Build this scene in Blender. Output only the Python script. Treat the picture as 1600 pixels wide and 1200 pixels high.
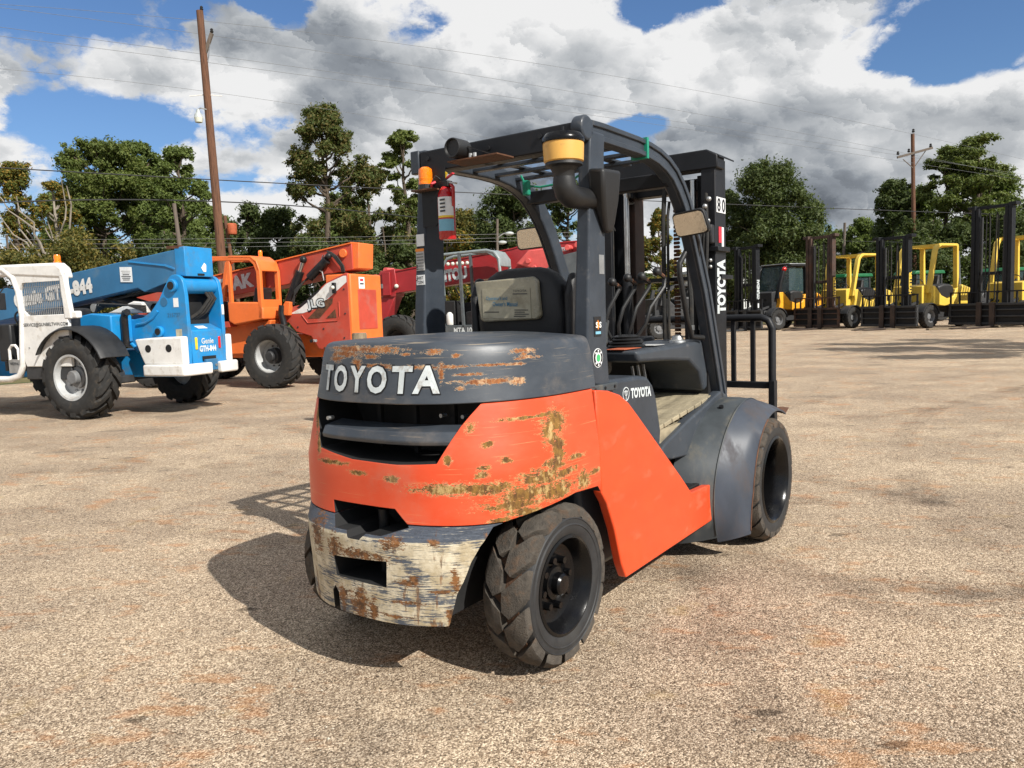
import bpy, bmesh, math, random
import numpy as np
from mathutils import Vector, Matrix
R = math.radians
for o in list(bpy.data.objects): bpy.data.objects.remove(o)
scene = bpy.context.scene
COL = scene.collection

# ------------------------------------------------------------------ camera
cam_d = bpy.data.cameras.new('camera'); cam = bpy.data.objects.new('camera', cam_d); COL.objects.link(cam)
cam_d.sensor_width = 36; cam_d.lens = 36*1212.83/1600; cam_d.clip_end = 3000; cam_d.clip_start = .05
cam.matrix_world = Matrix.Translation((0, 0, 1.4252)) @ Matrix.Rotation(R(90-5.3475), 4, 'X') @ Matrix.Rotation(R(-2.0), 4, 'Z')
scene.camera = cam
scene.view_settings.view_transform = 'Standard'; scene.view_settings.look = 'None'
scene.view_settings.exposure = .33; scene.view_settings.gamma = 1

scene.cycles.max_bounces = 6; scene.cycles.diffuse_bounces = 2; scene.cycles.glossy_bounces = 3; scene.cycles.transmission_bounces = 3; scene.cycles.transparent_max_bounces = 8
# ------------------------------------------------------------------ node helper
class NT:
    def __init__(s, nt): s.nt = nt
    def n(s, t, ins=None, **kw):
        nd = s.nt.nodes.new(t)
        for k, v in kw.items(): setattr(nd, k, v)
        for k, v in (ins or {}).items(): s.put(nd.inputs[k], v)
        return nd
    def put(s, sock, v):
        if isinstance(v, bpy.types.NodeSocket): s.nt.links.new(v, sock)
        else:
            if sock.type == 'RGBA' and len(v) == 3: v = (*v, 1)
            sock.default_value = v
    def m(s, op, a, b=0.0, c=0.0, clamp=False):
        nd = s.nt.nodes.new('ShaderNodeMath'); nd.operation = op; nd.use_clamp = clamp
        s.put(nd.inputs[0], a); s.put(nd.inputs[1], b)
        if op in ('MULTIPLY_ADD', 'SMOOTH_MIN', 'SMOOTH_MAX', 'COMPARE'): s.put(nd.inputs[2], c)
        return nd.outputs[0]
    def ss(s, x, a, b):
        nd = s.n('ShaderNodeMapRange', {0: x, 1: a, 2: b, 3: 0.0, 4: 1.0}, interpolation_type='SMOOTHSTEP'); return nd.outputs[0]
    def lin(s, x, a, b, c=0.0, d=1.0):
        return s.n('ShaderNodeMapRange', {0: x, 1: a, 2: b, 3: c, 4: d}).outputs[0]
    def mix(s, f, a, b):
        nd = s.n('ShaderNodeMix', data_type='RGBA'); s.put(nd.inputs[0], f); s.put(nd.inputs[6], a); s.put(nd.inputs[7], b); return nd.outputs[2]
    def mul(s, f, a, b):
        nd = s.n('ShaderNodeMix', data_type='RGBA', blend_type='MULTIPLY'); s.put(nd.inputs[0], f); s.put(nd.inputs[6], a); s.put(nd.inputs[7], b); return nd.outputs[2]
    def sc(s, vec, k):
        return s.n('ShaderNodeMapping', {0: vec, 3: k}).outputs[0]
    def noise(s, vec, scale=5., detail=4., rough=.5, dist=0.):
        return s.n('ShaderNodeTexNoise', {'Vector': vec, 'Scale': scale, 'Detail': detail, 'Roughness': rough, 'Distortion': dist}).outputs[0]
    def vor(s, vec, scale=5., out=0, feature='F1'):
        return s.n('ShaderNodeTexVoronoi', {'Vector': vec, 'Scale': scale}, feature=feature).outputs[out]
    def val(s, c): return s.n('ShaderNodeHueSaturation', {'Color': c}).outputs[0]

# ------------------------------------------------------------------ sky, clouds and sun
SUN_EL = 39.5
sdir = Vector((.668*math.cos(R(SUN_EL)), -.744*math.cos(R(SUN_EL)), math.sin(R(SUN_EL)))).normalized()   # towards the sun
world = bpy.data.worlds.new('World'); scene.world = world; world.use_nodes = True
w = NT(world.node_tree); world.node_tree.nodes.clear()
sky = w.n('ShaderNodeTexSky', sky_type='NISHITA', sun_disc=False, sun_elevation=R(SUN_EL), sun_rotation=R(138), air_density=1.1, dust_density=.25, ozone_density=2.4)
skyc = w.n('ShaderNodeVectorMath', {0: sky.outputs[0], 1: (.080, .100, .128)}, operation='MULTIPLY').outputs[0]
gen = w.n('ShaderNodeTexCoord').outputs['Generated']
sx = w.n('ShaderNodeSeparateXYZ', {0: gen}); X_, Y_, Z_ = sx.outputs
az = w.m('ARCTAN2', X_, Y_); el = w.m('ARCSINE', Z_)
def pix(px, py):                       # direction (azimuth, elevation) of a cloud seen in the photograph
    u2, v2 = px-800, 600-py; c, s_ = math.cos(R(2)), math.sin(R(2))
    u, v = c*u2+s_*v2, -s_*u2+c*v2; a = R(5.3475)
    d = Vector((u, 1212.8*math.cos(a)+v*math.sin(a), -1212.8*math.sin(a)+v*math.cos(a))).normalized()
    return math.atan2(d.x, d.y), math.asin(d.z)
def blob(px, py, rx, ry, amp):
    a0, e0 = pix(px, py)
    du = w.m('MULTIPLY', w.m('SUBTRACT', az, a0), 1212.8/rx); dv = w.m('MULTIPLY', w.m('SUBTRACT', el, e0), 1212.8/ry)
    r2 = w.m('ADD', w.m('MULTIPLY', du, du), w.m('MULTIPLY', dv, dv))
    return w.m('MULTIPLY', w.m('EXPONENT', w.m('MULTIPLY', r2, -1.0)), amp)
def total(lst):
    t = blob(*lst[0])
    for b in lst[1:]: t = w.m('ADD', t, blob(*b))
    return t
shape = total([(80, 35, 210, 70, -.15), (600, 30, 120, 45, -.10), (150, 192, 190, 30, -.30), (230, 90, 260, 70, .15), (655, 40, 80, 55, -.10), (1010, 8, 75, 38, -.30), (1480, 75, 135, 62, -.42),
               (1000, 195, 70, 18, -.20), (420, 290, 150, 24, -.16), (650, 445, 220, 60, .12), (1230, 360, 160, 40, .08), (1545, 25, 60, 30, -.10),
               (840, 55, 120, 70, .14), (1200, 130, 260, 90, .16), (500, 140, 320, 90, .08), (1555, 170, 130, 70, .18), (1140, 240, 110, 40, .14), (10, 195, 60, 60, .2), (1310, 285, 300, 60, .10)])
P3 = w.n('ShaderNodeVectorMath', {0: gen, 1: (1, 1, 1.55)}, operation='MULTIPLY').outputs[0]
warp = w.n('ShaderNodeTexNoise', {'Vector': P3, 'Scale': 16., 'Detail': 6., 'Roughness': .68}).outputs[1]
P3 = w.n('ShaderNodeVectorMath', {0: warp, 1: (.065, .065, .065), 2: P3}, operation='MULTIPLY_ADD').outputs[0]
P3 = w.n('ShaderNodeVectorMath', {0: P3, 1: (3.1, 1.7, .4)}, operation='ADD').outputs[0]
def billow(scale):                      # one size of rounded puffs: height, and how far each point faces the sun
    nd = w.n('ShaderNodeTexVoronoi', {'Vector': P3, 'Scale': scale}, feature='F1')
    df = w.n('ShaderNodeVectorMath', {0: P3, 1: nd.outputs['Position']}, operation='SUBTRACT').outputs[0]
    sh = w.n('ShaderNodeVectorMath', {0: df, 1: tuple(sdir*scale)}, operation='DOT_PRODUCT').outputs['Value']
    return nd.outputs[0], w.m('MULTIPLY', sh, w.ss(nd.outputs[0], .80, .15))
bA, sA = billow(7.5); bB, sB = billow(17.); bC, sC = billow(40.)
fb = w.noise(P3, 4.6, 8., .50)
n2 = w.noise(P3, 4.6, 2., .5); n3 = w.noise(w.n('ShaderNodeVectorMath', {0: P3, 1: (.04, -.035, .15)}, operation='ADD').outputs[0], 4.6, 2., .5)
hgt = w.m('ADD', w.m('MULTIPLY', bA, .13), w.m('ADD', w.m('MULTIPLY', bB, .09), w.m('MULTIPLY', bC, .06)))
dens = w.m('ADD', w.m('ADD', w.m('SUBTRACT', fb, hgt), shape), -.268)
alpha = w.ss(dens, -.022, .055)
tone = total([(890, 45, 100, 50, .26), (1050, 90, 110, 50, .20), (1130, 130, 90, 60, .20), (1000, 165, 120, 30, .24), (240, 110, 130, 50, .14), (690, 165, 130, 55, .18), (560, 190, 200, 70, .12), (1350, 240, 200, 50, .10), (1500, 150, 130, 50, .30), (1450, 230, 160, 40, .14), (1140, 245, 50, 35, .25),
              (1220, 190, 210, 36, -.36), (1330, 120, 110, 45, -.12), (500, 215, 200, 40, -.09), (320, 165, 170, 28, -.06), (930, 118, 90, 38, -.14), (1590, 20, 60, 25, -.25), (430, 25, 240, 35, -.05)])
puffs = w.m('ADD', w.m('MULTIPLY', sA, .34), w.m('ADD', w.m('MULTIPLY', sB, .36), w.m('MULTIPLY', sC, .20)))
body = w.m('SUBTRACT', w.m('MULTIPLY', w.m('SUBTRACT', n2, n3), 2.0), w.m('MULTIPLY', w.m('MAXIMUM', w.m('SUBTRACT', dens, .08), 0.0), .9))
edge = w.m('MULTIPLY', w.ss(dens, .13, .0), .14)
lit = w.m('ADD', w.m('ADD', puffs, body), w.m('ADD', tone, w.m('ADD', .60, edge)))
lit = w.m('MULTIPLY_ADD', w.m('SUBTRACT', lit, .52), 1.25, .60)
ramp = w.n('ShaderNodeValToRGB', {0: lit}); cr = ramp.color_ramp
cr.elements[0].position = .02; cr.elements[0].color = (.16, .18, .21, 1); cr.elements[1].position = .98; cr.elements[1].color = (1.0, 1.0, 1.0, 1)
e = cr.elements.new(.35); e.color = (.33, .36, .40, 1); e = cr.elements.new(.65); e.color = (.60, .625, .65, 1)
skymix = w.mix(alpha, skyc, ramp.outputs[0])
bg = w.n('ShaderNodeBackground', {0: skymix, 1: .69}); out = w.n('ShaderNodeOutputWorld', {0: bg.outputs[0]})
world.cycles.sampling_method = 'NONE'
sun_d = bpy.data.lights.new('sun', 'SUN'); sun_d.energy = 5.0; sun_d.angle = R(.53); sun_d.color = (1, .955, .88)
sun = bpy.data.objects.new('sun', sun_d); COL.objects.link(sun)
sun.rotation_euler = (-sdir).to_track_quat('-Z', 'Y').to_euler()

# ------------------------------------------------------------------ materials
MATS = {}
def newmat(name):
    m = bpy.data.materials.new(name); m.use_nodes = True; m.node_tree.nodes.clear(); MATS[name] = m
    t = NT(m.node_tree); b = t.n('ShaderNodeBsdfPrincipled'); o = t.n('ShaderNodeOutputMaterial', {0: b.outputs[0]})
    return m, t, b
def ocoord(t): return t.n('ShaderNodeTexCoord').outputs['Object']
def bump(t, b, h, strength=.3, dist=.01):
    t.put(b.inputs['Normal'], t.n('ShaderNodeBump', {'Strength': strength, 'Distance': dist, 'Height': h}).outputs[0])
def mat(name, col, rough=.5, metal=0., var=.25, vscale=6., bmp=0., bscale=60., dirt=None, damt=.5, dscale=4., coat=0., stretch=(1, 1, 1)):
    """plain surface with tonal variation, optional dirt and fine relief"""
    m, t, b = newmat(name); oc = ocoord(t); v = t.sc(oc, stretch) if stretch != (1, 1, 1) else oc
    n = t.noise(v, vscale, 6., .6)
    f = t.lin(n, .3, .7, 1-var, 1+var)
    c = t.n('ShaderNodeVectorMath', {0: col, 1: f}, operation='MULTIPLY').outputs[0]
    if rough < .5 and not metal and max(col) < .09: b.inputs['Specular IOR Level'].default_value = .3
    if dirt:
        k = t.ss(t.noise(v, dscale, 8., .65), .60-.22*damt, .68)
        c = t.mix(t.m('MULTIPLY', k, min(1., damt*1.3)), c, dirt)
        t.put(b.inputs['Roughness'], t.m('ADD', t.m('MULTIPLY', k, .3), rough, clamp=True))
    else: t.put(b.inputs['Roughness'], t.lin(n, .3, .7, max(rough-.08, .03), min(rough+.08, 1)))
    t.put(b.inputs['Base Color'], c); b.inputs['Metallic'].default_value = metal
    if coat: b.inputs['Coat Weight'].default_value = coat; b.inputs['Coat Roughness'].default_value = .12
    if bmp: bump(t, b, t.noise(oc, bscale, 5., .6), bmp, .01)
    return m
def chip_mask(t, oc, marks, cx=.35, nscale=22., amt=.75):
    """worn patches at given places round the counterweight (angle about the axis, height)"""
    s = t.n('ShaderNodeSeparateXYZ', {0: oc})
    ph = t.m('ARCTAN2', t.m('MULTIPLY', s.outputs[1], -1.), t.m('SUBTRACT', cx, s.outputs[0]))
    best = None
    for (u, v, ru, rv) in marks:
        a = t.m('MULTIPLY', t.m('SUBTRACT', ph, u), 1/ru); c = t.m('MULTIPLY', t.m('SUBTRACT', s.outputs[2], v), 1/rv)
        d = t.m('SUBTRACT', 1.0, t.m('SQRT', t.m('ADD', t.m('MULTIPLY', a, a), t.m('MULTIPLY', c, c))))
        best = d if best is None else t.m('MAXIMUM', best, d)
    n = t.noise(t.sc(oc, (1, 1, 1.6)), nscale, 9., .68)
    n2 = t.noise(t.sc(oc, (1, 1, 3.5)), nscale*3.2, 6., .7); n3 = t.noise(t.sc(oc, (1, 1, 6)), nscale*.6, 5., .65)
    return t.m('ADD', best, t.m('ADD', t.m('MULTIPLY', t.m('SUBTRACT', n, .5), amt*2.0), t.m('ADD', t.m('MULTIPLY', t.m('SUBTRACT', n2, .5), amt*2.6), t.m('MULTIPLY', t.m('SUBTRACT', n3, .5), amt*1.6))))
MO = [(1.001, 0.987, 0.116, 0.054), (0.961, 0.962, 0.072, 0.072), (1.015, 0.887, 0.06, 0.082), (0.986, 0.828, 0.095, 0.035), (0.45, 0.781, 0.184, 0.026), (0.614, 0.777, 0.167, 0.028), (0.826, 0.739, 0.214, 0.035), (0.988, 0.727, 0.172, 0.045), (0.905, 0.789, 0.183, 0.04), (1.042, 0.788, 0.147, 0.025), (0.726, 0.704, 0.184, 0.024), (0.181, 0.81, 0.043, 0.02), (0.626, 0.94, 0.035, 0.014), (0.705, 0.876, 0.035, 0.014), (0.603, 0.856, 0.035, 0.014), (0.594, 0.829, 0.04, 0.018), (0.665, 0.653, 0.068, 0.014), (0.795, 0.67, 0.1, 0.022), (1.237, 0.729, 0.086, 0.047), (-0.197, 0.849, 0.134, 0.013), (-0.022, 0.822, 0.069, 0.012), (-0.378, 1.02, 0.044, 0.076), (-0.327, 0.92, 0.03, 0.056), (-0.302, 0.969, 0.036, 0.018), (0.551, 1.004, 0.03, 0.02), (1.167, 0.838, 0.104, 0.013), (0.893, 1.022, 0.249, 0.009), (0.454, 0.887, 0.02, 0.022), (1.38, 0.749, 0.083, 0.016)]
MG = [(-0.111, 1.298, 0.274, 0.018), (0.086, 1.296, 0.173, 0.018), (0.38, 1.285, 0.064, 0.013), (-0.164, 1.281, 0.154, 0.02), (0.032, 1.27, 0.064, 0.014), (-0.058, 1.247, 0.047, 0.029), (0.076, 1.234, 0.125, 0.012), (0.294, 1.229, 0.132, 0.011), (0.42, 1.205, 0.016, 0.05), (0.449, 1.228, 0.121, 0.009), (0.832, 1.273, 0.101, 0.011), (0.836, 1.261, 0.028, 0.021), (0.555, 1.197, 0.095, 0.007), (0.664, 1.228, 0.11, 0.007), (0.784, 1.225, 0.08, 0.007), (0.629, 1.168, 0.186, 0.014), (0.788, 1.162, 0.07, 0.018), (0.249, 1.278, 0.045, 0.008), (0.486, 1.267, 0.03, 0.011), (0.51, 1.147, 0.03, 0.01), (0.854, 1.248, 0.09, 0.009), (-0.233, 1.26, 0.081, 0.017), (-0.049, 1.213, 0.054, 0.019), (0.201, 1.227, 0.06, 0.011)]
MW = [(0.204, 0.578, 0.066, 0.03), (0.391, 0.588, 0.025, 0.016), (-0.277, 0.56, 0.067, 0.1), (-0.132, 0.53, 0.045, 0.07), (0.032, 0.518, 0.19, 0.026), (0.01, 0.317, 0.073, 0.08), (0.086, 0.304, 0.028, 0.067), (0.269, 0.43, 0.064, 0.016), (0.47, 0.439, 0.022, 0.063), (0.445, 0.301, 0.022, 0.05), (0.301, 0.446, 0.03, 0.016), (-0.093, 0.339, 0.045, 0.054), (0.262, 0.354, 0.087, 0.009), (0.194, 0.296, 0.08, 0.009), (0.411, 0.401, 0.068, 0.009)]
def chipped(name, base, marks, rust_a, rust_b, edge, rough=.42, spots=.0, scratch=.4, amt=.75, cut=.22, faded=None, nsc=26.):
    m, t, b = newmat(name); oc = ocoord(t)
    fade = t.noise(t.sc(oc, (1, 1, 2)), 4., 6., .6)
    c = t.mix(t.ss(fade, .4, .7), base, faded or tuple(min(1, x*1.12+.008) for x in base))
    sc1 = t.noise(t.sc(oc, (.7, .7, 55)), 4., 4., .62); sc2 = t.noise(t.n('ShaderNodeMapping', {0: oc, 2: (R(28), R(12), 0), 3: (.6, .9, 60)}).outputs[0], 3.4, 3., .55)
    k = t.m('MULTIPLY', t.m('MAXIMUM', t.ss(sc1, .66, .72), t.m('MULTIPLY', t.ss(sc2, .66, .71), .9)), scratch)
    c = t.mix(k, c, edge)
    msk = chip_mask(t, oc, marks, nscale=nsc, amt=amt)
    if spots: msk = t.m('MAXIMUM', msk, t.m('MULTIPLY', t.m('SUBTRACT', t.noise(oc, 34., 3., .5), 1-spots), 6.))
    inside = t.ss(msk, cut, cut+.05); rim = t.ss(msk, cut-.10, cut-.03)
    c = t.mix(t.m('MULTIPLY', rim, .85), c, edge)
    rn = t.noise(t.sc(oc, (1, 1, .5)), 45., 8., .7); rn2 = t.noise(t.sc(oc, (1.5, 1.5, 1)), 16., 6., .7)
    rc = t.mix(t.ss(rn2, .52, .62), t.mix(t.ss(rn, .36, .64), rust_a, rust_b), t.mix(rn, rust_b, edge))
    c = t.mix(inside, c, rc)
    dust = t.noise(t.sc(oc, (1, 1, 1.3)), 3., 7., .7); c = t.mix(t.m('MULTIPLY', t.ss(dust, .52, .72), .20), c, (.34, .27, .20))
    t.put(b.inputs['Base Color'], c)
    t.put(b.inputs['Roughness'], t.m('ADD', t.m('MULTIPLY', inside, .45), t.lin(fade, .3, .7, rough-.07, rough+.1), clamp=True))
    h = t.m('ADD', t.m('MULTIPLY', inside, -.6), t.m('ADD', t.m('MULTIPLY', t.noise(oc, 70., 6., .7), t.m('MULTIPLY_ADD', inside, .9, .05)), t.m('MULTIPLY', t.noise(oc, 5., 2.), .5)))
    bump(t, b, h, .55, .006)
    return m
chipped('orange_worn', (.66, .070, .021), MO, (.085, .036, .008), (.24, .125, .022), (.60, .44, .20), rough=.38, spots=.27, scratch=.45, amt=1.0, cut=.26, nsc=32., faded=(.68, .092, .034))
chipped('grey_worn', (.038, .046, .058), MG, (.14, .042, .013), (.31, .115, .03), (.58, .45, .29), rough=.38, spots=.22, scratch=.5, amt=1.0, cut=.34, nsc=34., faded=(.054, .064, .078))
def bumper_mat():
    m, t, b = newmat('bumper_scraped'); oc = ocoord(t)
    s1 = t.noise(t.sc(oc, (2.2, 2.2, 34)), 4.5, 9., .74); s2 = t.noise(t.sc(oc, (1, 1, 1.4)), 5., 7., .65)
    s3 = t.noise(t.sc(oc, (2, 2, 60)), 9., 8., .75)
    white = t.ss(t.m('ADD', t.m('ADD', t.m('MULTIPLY', s1, .7), t.m('MULTIPLY', s3, .3)), t.m('MULTIPLY', t.m('SUBTRACT', s2, .5), .60)), .435, .485)
    c = t.mix(white, t.mix(s3, (.05, .062, .085), (.10, .115, .14)), t.mix(t.ss(t.noise(oc, 12., 7., .7), .35, .65), (.40, .33, .21), (.66, .595, .455)))
    sz = t.n('ShaderNodeSeparateXYZ', {0: oc}).outputs[2]
    ledge = t.ss(t.m('ADD', sz, t.m('MULTIPLY', t.m('SUBTRACT', s2, .5), .02)), .586, .592)
    c = t.mix(t.m('MULTIPLY', ledge, t.ss(s1, .66, .58)), c, (.06, .074, .098))
    msk = chip_mask(t, oc, MW, nscale=30., amt=1.15); ins = t.ss(msk, .20, .34)
    bs = t.ss(t.m('ADD', t.noise(t.sc(oc, (5, 5, 1.2)), 5., 7., .65), t.lin(sz, .28, .6, .06, -.01)), .595, .67)
    ins = t.m('MAXIMUM', ins, t.m('MULTIPLY', bs, .8))
    c = t.mix(ins, c, t.mix(t.ss(t.noise(oc, 40., 8., .7), .4, .6), (.075, .034, .012), (.23, .095, .026)))
    t.put(b.inputs['Base Color'], c); b.inputs['Roughness'].default_value = .62
    bump(t, b, t.m('ADD', t.m('MULTIPLY', white, .35), t.m('ADD', t.m('MULTIPLY', s1, .6), t.m('MULTIPLY', t.noise(oc, 90., 5.), .3))), .6, .006)
bumper_mat()
mat('orange_paint', (.69, .066, .015), .34, var=.10, vscale=3., bmp=.06, bscale=7., dirt=(.50, .13, .06), damt=.30, dscale=5., coat=.2, stretch=(1, 1, 2.2))
mat('dark_grey', (.045, .053, .064), .42, var=.15, bmp=.06, bscale=120, dirt=(.16, .15, .14), damt=.22, dscale=14)
mat('guard_grey', (.038, .046, .058), .36, var=.18, vscale=9, bmp=.05, bscale=100, dirt=(.15, .14, .13), damt=.14, dscale=25)
mat('fender_grey', (.052, .060, .066), .46, var=.25, vscale=8, dirt=(.13, .12, .095), damt=.45, dscale=7, stretch=(1, 1, .35))
mat('fender_new', (.048, .057, .074), .42, var=.25, vscale=6, dirt=(.075, .06, .055), damt=.45, dscale=5, stretch=(1, 1, .4))
mat('black_plastic', (.012, .0125, .0135), .5, var=.2, bmp=.12, bscale=220)
mat('black_metal', (.014, .0145, .016), .38, var=.3, dirt=(.06, .045, .035), damt=.3, dscale=18)
mat('mast_black', (.010, .011, .0135), .48, var=.3, dirt=(.03, .022, .018), damt=.2, dscale=12)
mat('gloss_black', (.004, .004, .0045), .22, var=.2, coat=.0, bmp=.06, bscale=40)
mat('rust_brown', (.10, .042, .02), .8, var=.5, vscale=14, bmp=.3, bscale=80)
mat('seat_vinyl', (.011, .011, .012), .5, var=.25, bmp=.15, bscale=160, dirt=(.045, .042, .038), damt=.25, dscale=6)
mat('rubber', (.022, .0215, .0205), .85, var=.3, vscale=18, bmp=.3, bscale=150, dirt=(.085, .068, .05), damt=.32, dscale=9)
mat('tread_dusty', (.066, .056, .045), .95, var=.4, vscale=25, bmp=.7, bscale=140, dirt=(.13, .075, .042), damt=.42, dscale=14)
mat('groove_rust', (.10, .05, .026), .95, var=.5, vscale=22, bmp=.4, bscale=100)
mat('sidewall', (.020, .0205, .0215), .62, var=.3, vscale=14, bmp=.12, bscale=110, dirt=(.05, .044, .036), damt=.25, dscale=6)
mat('precleaner_amber', (.66, .37, .085), .42, var=.12, dirt=(.22, .12, .04), damt=.25, dscale=18)
mat('steel', (.55, .54, .52), .28, metal=1., var=.25, dirt=(.2, .13, .07), damt=.2, dscale=20)
mat('galv', (.42, .43, .43), .45, metal=.8, var=.25)
mat('letter_white', (.58, .63, .64), .45, var=.2, dirt=(.2, .14, .09), damt=.4, dscale=25)
mat('white_paint', (.74, .73, .70), .45, var=.10, dirt=(.42, .37, .30), damt=.36, dscale=7, bmp=.04, bscale=8)
mat('sticker_white', (.76, .78, .78), .5, var=.08, dirt=(.4, .38, .35), damt=.2, dscale=30)
mat('sticker_red', (.55, .03, .05), .5, var=.2)
mat('sticker_black', (.012, .012, .013), .5)
mat('sticker_orange', (.85, .26, .03), .5)
mat('sticker_green', (.05, .42, .14), .5)
mat('sticker_blue', (.18, .42, .55), .55, var=.2)
mat('sticker_grey', (.46, .46, .45), .55, var=.2)
mat('print_dark', (.04, .045, .05), .6)
mat('print_blue', (.06, .20, .32), .6)
mat('manual_paper', (.40, .37, .27), .55, var=.25, vscale=14, dirt=(.22, .19, .13), damt=.4, dscale=9)
mat('manual_vinyl', (.30, .275, .195), .25, var=.3, vscale=8, coat=.5, dirt=(.42, .39, .31), damt=.35, dscale=10)
mat('red_gloss', (.45, .008, .012), .28, var=.15, coat=.4)
mat('yellow_tag', (.80, .55, .03), .5, var=.2)
mat('green_strap', (.01, .24, .15), .5)
mat('floor_mat', (.30, .255, .17), .9, var=.35, vscale=10, bmp=.3, bscale=60, dirt=(.10, .08, .055), damt=.4, dscale=8, stretch=(.4, 2, 1))
mat('wood_post', (.20, .155, .10), .9, var=.45, vscale=8, bmp=.5, bscale=30, stretch=(4, 4, .5))
mat('pole_wood', (.125, .058, .032), .9, var=.65, vscale=5, bmp=.7, bscale=14, stretch=(6, 6, .35), dirt=(.05, .03, .022), damt=.35, dscale=5)
mat('pole_grey_wood', (.13, .105, .085), .9, var=.4, vscale=5, bmp=.5, bscale=14, stretch=(6, 6, .35))
mat('blue_paint', (.012, .23, .54), .38, var=.14, vscale=2.5, dirt=(.08, .17, .27), damt=.5, dscale=3, coat=.1)
mat('blue_faded', (.030, .145, .29), .52, var=.16, vscale=2., dirt=(.12, .20, .27), damt=.4, dscale=2.2)
mat('jlg_orange', (.80, .17, .035), .42, var=.10, vscale=2.5, dirt=(.55, .16, .08), damt=.25, dscale=4)
mat('jlg_red', (.46, .062, .036), .55, var=.15, vscale=2., dirt=(.38, .12, .09), damt=.4, dscale=2.5)
mat('man_red', (.34, .022, .026), .45, var=.15, vscale=2., dirt=(.30, .07, .07), damt=.3, dscale=3)
mat('man_pink', (.62, .10, .09), .45, var=.12)
mat('man_grey', (.085, .098, .105), .5, var=.2, dirt=(.16, .16, .15), damt=.25)
mat('man_pale', (.22, .26, .265), .5, var=.12)
mat('yellow_paint', (.72, .50, .07), .42, var=.10, vscale=2.5, dirt=(.42, .31, .10), damt=.2, dscale=3)
mat('yellow_dull', (.40, .29, .10), .6, var=.2, vscale=3)
mat('amber_paint', (.78, .36, .02), .45, var=.12, dirt=(.2, .1, .02), damt=.2)
mat('green_paint', (.010, .13, .045), .45, var=.15)
mat('charcoal', (.030, .031, .033), .55, var=.3, bmp=.1, bscale=60, dirt=(.07, .058, .046), damt=.3, dscale=3)
mat('mast_rusty', (.055, .032, .024), .7, var=.5, vscale=3, dirt=(.12, .055, .03), damt=.5, dscale=2.5)
mat('wheel_grey', (.42, .43, .43), .5, var=.18, dirt=(.22, .17, .12), damt=.3, dscale=4)
mat('hub_grey', (.16, .165, .17), .6, var=.25, dirt=(.10, .075, .055), damt=.4, dscale=6)
mat('interior', (.008, .008, .0085), .75, var=.3)
mat('wire', (.02, .02, .021), .6); mat('wire_light', (.20, .20, .20), .5); mat('wire_grey', (.16, .165, .17), .5); mat('fork_steel', (.045, .028, .02), .7, var=.5, vscale=3)
mat('building_white', (.74, .75, .74), .6, var=.05, stretch=(20, 20, 1)); mat('building_cream', (.66, .58, .42), .7, var=.08)
mat('window_dark', (.02, .024, .03), .1, var=.1); mat('roof_grey', (.30, .32, .33), .5, var=.1)
mat('terracotta', (.42, .10, .04), .7)
mat('lamp_housing', (.42, .45, .44), .45); mat('pale_stone', (.46, .41, .33), .9, var=.4, vscale=2)
def glassy(name, col, rough=.05, alpha=.35):
    m, t, b = newmat(name); b.inputs['Base Color'].default_value = (*col, 1); b.inputs['Roughness'].default_value = rough
    b.inputs['Alpha'].default_value = alpha; return m
glassy('cab_glass', (.06, .10, .11), .05, .42)
glassy('lamp_lens', (.70, .72, .62), .2, .9)
def plastic_glow(name, col, tr=.35):
    m, t, b = newmat(name); b.inputs['Base Color'].default_value = (*col, 1); b.inputs['Roughness'].default_value = .18
    b.inputs['Subsurface Weight'].default_value = tr; b.inputs['Subsurface Radius'].default_value = (.05, .02, .005); b.inputs['Coat Weight'].default_value = .5
plastic_glow('amber_lens', (.95, .22, .005)); plastic_glow('red_lens', (.6, .01, .01))
def mirror():
    m, t, b = newmat('mirror_glass'); b.inputs['Base Color'].default_value = (.62, .60, .55, 1); b.inputs['Metallic'].default_value = 1
    oc = ocoord(t); t.put(b.inputs['Roughness'], t.lin(t.noise(oc, 60., 5.), .35, .65, .03, .22))
mirror()
def foliage(name, a, bcol, c2=None):
    m, t, b = newmat(name)
    r = t.n('ShaderNodeNewGeometry').outputs['Random Per Island']
    c = t.mix(r, a, bcol)
    if c2: c = t.mix(t.ss(t.m('ADD', r, t.m('MULTIPLY', t.noise(ocoord(t), .5, 2.), .8)), .95, 1.25), c, c2)
    t.put(b.inputs['Base Color'], c); b.inputs['Roughness'].default_value = .6; b.inputs['Specular IOR Level'].default_value = .25
    tr = t.n('ShaderNodeBsdfTranslucent', {0: t.mul(1., c, (1.2, 1.3, .6))})
    ms = t.n('ShaderNodeMixShader', {0: .30, 1: b.outputs[0], 2: tr.outputs[0]})
    t.nt.links.new(ms.outputs[0], [n for n in t.nt.nodes if n.type == 'OUTPUT_MATERIAL'][0].inputs[0])
foliage('leaf_green', (.075, .110, .026), (.15, .19, .05)); foliage('leaf_dark', (.045, .070, .022), (.105, .130, .042))
foliage('leaf_pine', (.070, .105, .024), (.165, .19, .05)); foliage('leaf_autumn', (.080, .105, .024), (.165, .165, .036), (.30, .19, .035))
foliage('leaf_olive', (.075, .085, .022), (.135, .13, .038), (.22, .17, .04)); foliage('leaf_brown', (.060, .085, .022), (.12, .14, .04), (.16, .13, .045))
mat('bark', (.095, .072, .052), .95, var=.45, vscale=3, bmp=.6, bscale=8, stretch=(3, 3, .5)); mat('bark_pale', (.27, .235, .19), .9, var=.4, vscale=2, bmp=.4, bscale=8)
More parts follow.
